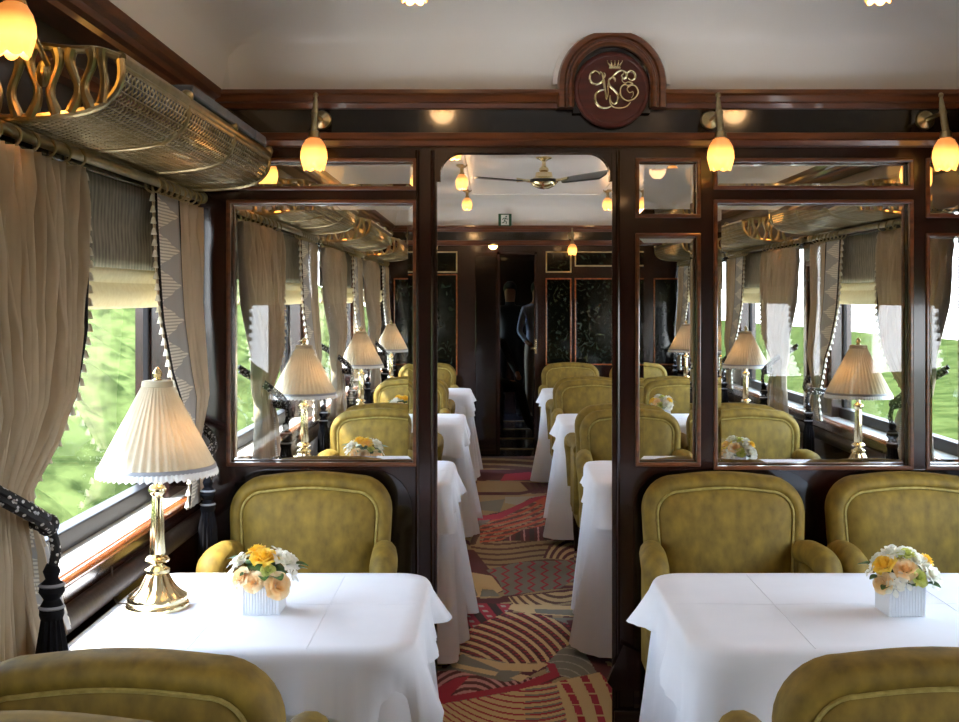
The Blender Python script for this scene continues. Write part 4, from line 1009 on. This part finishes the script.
uu = {k: [] for k in ('nc', 'fc', 'tn', 'tf', 'rd', 'bd', 'rk', 'rl')}
def wl(k, s_): return ['front left window', 'front right window'][0 if s_ == 'left' else 1] if k == 0 else '%s %s window behind the partition' % (['', 'first', 'second', 'third'][k], s_)
for k, c in enumerate(WIN[1:]+[WIN[0]]):
    for sg, xw, nm in SIDES:
        if k == 4 or (k == 0 and nm == 'right'):
            W_ = 'front right window, outside the frame' if k == 0 else '%s window beside the camera' % nm; mi = nm == 'right'; L = (xw, c, 0)
            place(nc, uu['nc'], L, 'beige pleated curtain on near side of the '+W_, mirror=mi); place(fc, uu['fc'], L, 'zigzag bordered curtain on far side of the '+W_, mirror=mi)
            place(bd_, uu['bd'], L, 'grey and cream blind over the '+W_, mirror=mi); place(rk, uu['rk'], L, 'brass lattice luggage rack above the '+W_, mirror=mi)
            continue
        mi = nm == 'right'; L = (xw, c, 0); W_ = wl(k, nm)
        place(nc, uu['nc'], L, 'beige pleated curtain on the near side of the '+W_, mirror=mi, group='beige curtains on the near side of windows')
        place(fc, uu['fc'], L, 'curtain with grey zigzag border on far side of the '+W_, mirror=mi, group='zigzag bordered curtains on far side of windows')
        place(tn, uu['tn'], L, 'black and white tasselled tieback round near curtain of the '+W_, mirror=mi, group='rope tiebacks')
        place(tf, uu['tf'], L, 'black and white tasselled tieback round far curtain of the '+W_, mirror=mi, group='rope tiebacks')
        place(rd_, uu['rd'], L, 'brass curtain rod with rings above the '+W_, mirror=mi, group='brass curtain rods')
        place(bd_, uu['bd'], L, 'grey patterned blind with cream folds half down over the '+W_, mirror=mi, group='window blinds')
        place(rk, uu['rk'], L, 'curved brass lattice luggage rack above the '+W_, mirror=mi, group='brass luggage racks')
        place(rl, uu['rl'], L, 'lit tulip lamp at the rack end above the '+W_, mirror=mi, group='tulip lamps at rack ends')

# flat grey case lying on the front rack
bk = thing('flat_case', 'flat blue grey case lying on the front left luggage rack', 'case', loc=(XL+.225, 3.25, 2.036))
MB().box(-.08, .075, -.34, .42, 0, .03).build('body', 'book_grey', bk, bevel=.006); MB().box(-.081, .077, .43, .60, .0, .03).build('flap', 'book_grey', bk, bevel=.006)

# ------------------------------------------------------------------ people beyond the far doorway
def person(label, joints, bones, paint, loc, rz=0):
    me = bpy.data.meshes.new('person_skin'); idx = {k: i for i, k in enumerate(joints)}
    me.from_pydata([joints[k][0] for k in joints], [(idx[a], idx[b]) for a, b in bones], [])
    o = bpy.data.objects.new('person', me); COL.objects.link(o)
    md = o.modifiers.new('skin', 'SKIN'); md.use_smooth_shade = True
    for i, k in enumerate(joints):
        sv = me.skin_vertices[0].data[i]; r = joints[k][1]; sv.radius = r if isinstance(r, tuple) else (r, r); sv.use_root = (k == 'pelvis')
    sb = o.modifiers.new('sub', 'SUBSURF'); sb.levels = 2; sb.render_levels = 2
    dg = bpy.context.evaluated_depsgraph_get(); nm_ = bpy.data.meshes.new_from_object(o.evaluated_get(dg))
    bpy.data.objects.remove(o)
    nm_.materials.clear(); names = ['skin', 'suit_black', 'shirt_blue', 'trouser_khaki', 'hair']
    for q in names: nm_.materials.append(M[q])
    for p in nm_.polygons: p.material_index = names.index(paint(p.center)); p.use_smooth = True
    b_ = bpy.data.objects.new('person', nm_); COL.objects.link(b_); b_.location = loc; b_.rotation_euler = (0, 0, rz)
    tag(b_, label, 'person', 'people in the dim carriage beyond the doorway'); return b_
def head(b_, c, r=.095):
    MB().sphere((c[0], c[1]+.015, c[2]+.03), r*1.06, 16, 10, (.86, 1.0, 1.0)).build('hair', 'hair', b_)
V_ = Vector
stand = {'pelvis': ((0, 0, .95), (.15, .11)), 'waist': ((0, 0, 1.1), (.14, .10)), 'chest': ((0, 0, 1.32), (.17, .11)), 'neck': ((0, 0, 1.48), .055), 'head': ((0, -.02, 1.62), (.085, .10)), 'crown': ((0, -.01, 1.70), .07),
         'hl': ((-.10, 0, .88), .09), 'kl': ((-.11, -.02, .48), .06), 'al': ((-.11, .02, .09), .042), 'tl': ((-.12, -.14, .04), .035), 'hr': ((.10, 0, .88), .09), 'kr': ((.11, -.02, .48), .06), 'ar': ((.11, .02, .09), .042), 'tr': ((.12, -.14, .04), .035),
         'sl': ((-.19, 0, 1.41), .06), 'el': ((-.36, -.05, 1.50), .042), 'wl': ((-.44, -.10, 1.72), .03), 'fl': ((-.45, -.12, 1.80), .035), 'sr': ((.19, 0, 1.41), .06), 'er': ((.25, .02, 1.12), .042), 'wr': ((.22, -.12, .92), .03), 'fr': ((.21, -.16, .86), .035)}
bones = [('pelvis', 'waist'), ('waist', 'chest'), ('chest', 'neck'), ('neck', 'head'), ('head', 'crown'), ('pelvis', 'hl'), ('hl', 'kl'), ('kl', 'al'), ('al', 'tl'), ('pelvis', 'hr'), ('hr', 'kr'), ('kr', 'ar'), ('ar', 'tr'),
         ('chest', 'sl'), ('sl', 'el'), ('el', 'wl'), ('wl', 'fl'), ('chest', 'sr'), ('sr', 'er'), ('er', 'wr'), ('wr', 'fr')]
def paint1(c):
    if c.z > 1.50 and abs(c.x) < .15: return 'skin'
    if c.z > 1.70 or (c.z < .93 and abs(c.x) > .17 and c.y < -.08): return 'skin'
    return 'suit_black'
p1 = person('person in black suit standing with one arm raised beyond the far doorway', stand, bones, paint1, (.26, 14.9, 0)); head(p1, (0, 0, 1.64))
s2 = dict(stand); s2.update({'sl': ((-.18, 0, 1.40), .058), 'el': ((-.24, .0, 1.12), .042), 'wl': ((-.16, -.16, .98), .03), 'fl': ((-.12, -.2, .96), .033)})
def paint2(c):
    if c.z > 1.47 and abs(c.x) < .15: return 'skin'
    if c.y < -.14 and .8 < c.z < 1.02: return 'skin'
    return 'shirt_blue' if c.z > .95 else ('suit_black' if c.z < .08 else 'trouser_khaki')
p2 = person('person in light blue shirt standing at right side of the far doorway', s2, bones, paint2, (.60, 14.4, 0), .2); head(p2, (0, 0, 1.64))
sit = {'pelvis': ((0, 0, .55), (.16, .13)), 'waist': ((0, .03, .72), (.15, .11)), 'chest': ((0, .03, .95), (.18, .12)), 'neck': ((0, .0, 1.12), .055), 'head': ((0, -.03, 1.26), (.085, .10)), 'crown': ((0, -.02, 1.34), .07),
       'hl': ((-.10, -.06, .54), .095), 'kl': ((-.12, -.46, .54), .065), 'al': ((-.12, -.42, .10), .045), 'tl': ((-.12, -.56, .04), .035), 'hr': ((.10, -.06, .54), .095), 'kr': ((.14, -.46, .54), .065), 'ar': ((.18, -.62, .14), .045), 'tr': ((.20, -.76, .08), .035),
       'sl': ((-.2, .02, 1.04), .06), 'el': ((-.26, -.1, .78), .045), 'wl': ((-.16, -.32, .66), .03), 'fl': ((-.13, -.40, .63), .035), 'sr': ((.2, .02, 1.04), .06), 'er': ((.26, -.1, .78), .045), 'wr': ((.2, -.34, .66), .03), 'fr': ((.17, -.42, .63), .035)}
def paint3(c):
    if c.z > 1.11: return 'skin'
    if c.y < -.31 and .60 < c.z < .72: return 'skin'
    return 'suit_black'
p3 = person('person in dark suit seated with hands on knees inside the far doorway', sit, bones, paint3, (-.02, 13.3, 0), .5); head(p3, (0, 0, 1.28))
so = thing('bench_seat', 'dark bench under the seated person beyond the doorway', 'bench', loc=(-.12, 13.45, 0))
MB().box(-.45, .3, -.2, .35, .36, .44).build('cushion', 'suit_black', so, bevel=.02); MB().box(-.42, .27, -.17, .32, 0, .36).build('bench_base', 'mahogany', so, bevel=.01)
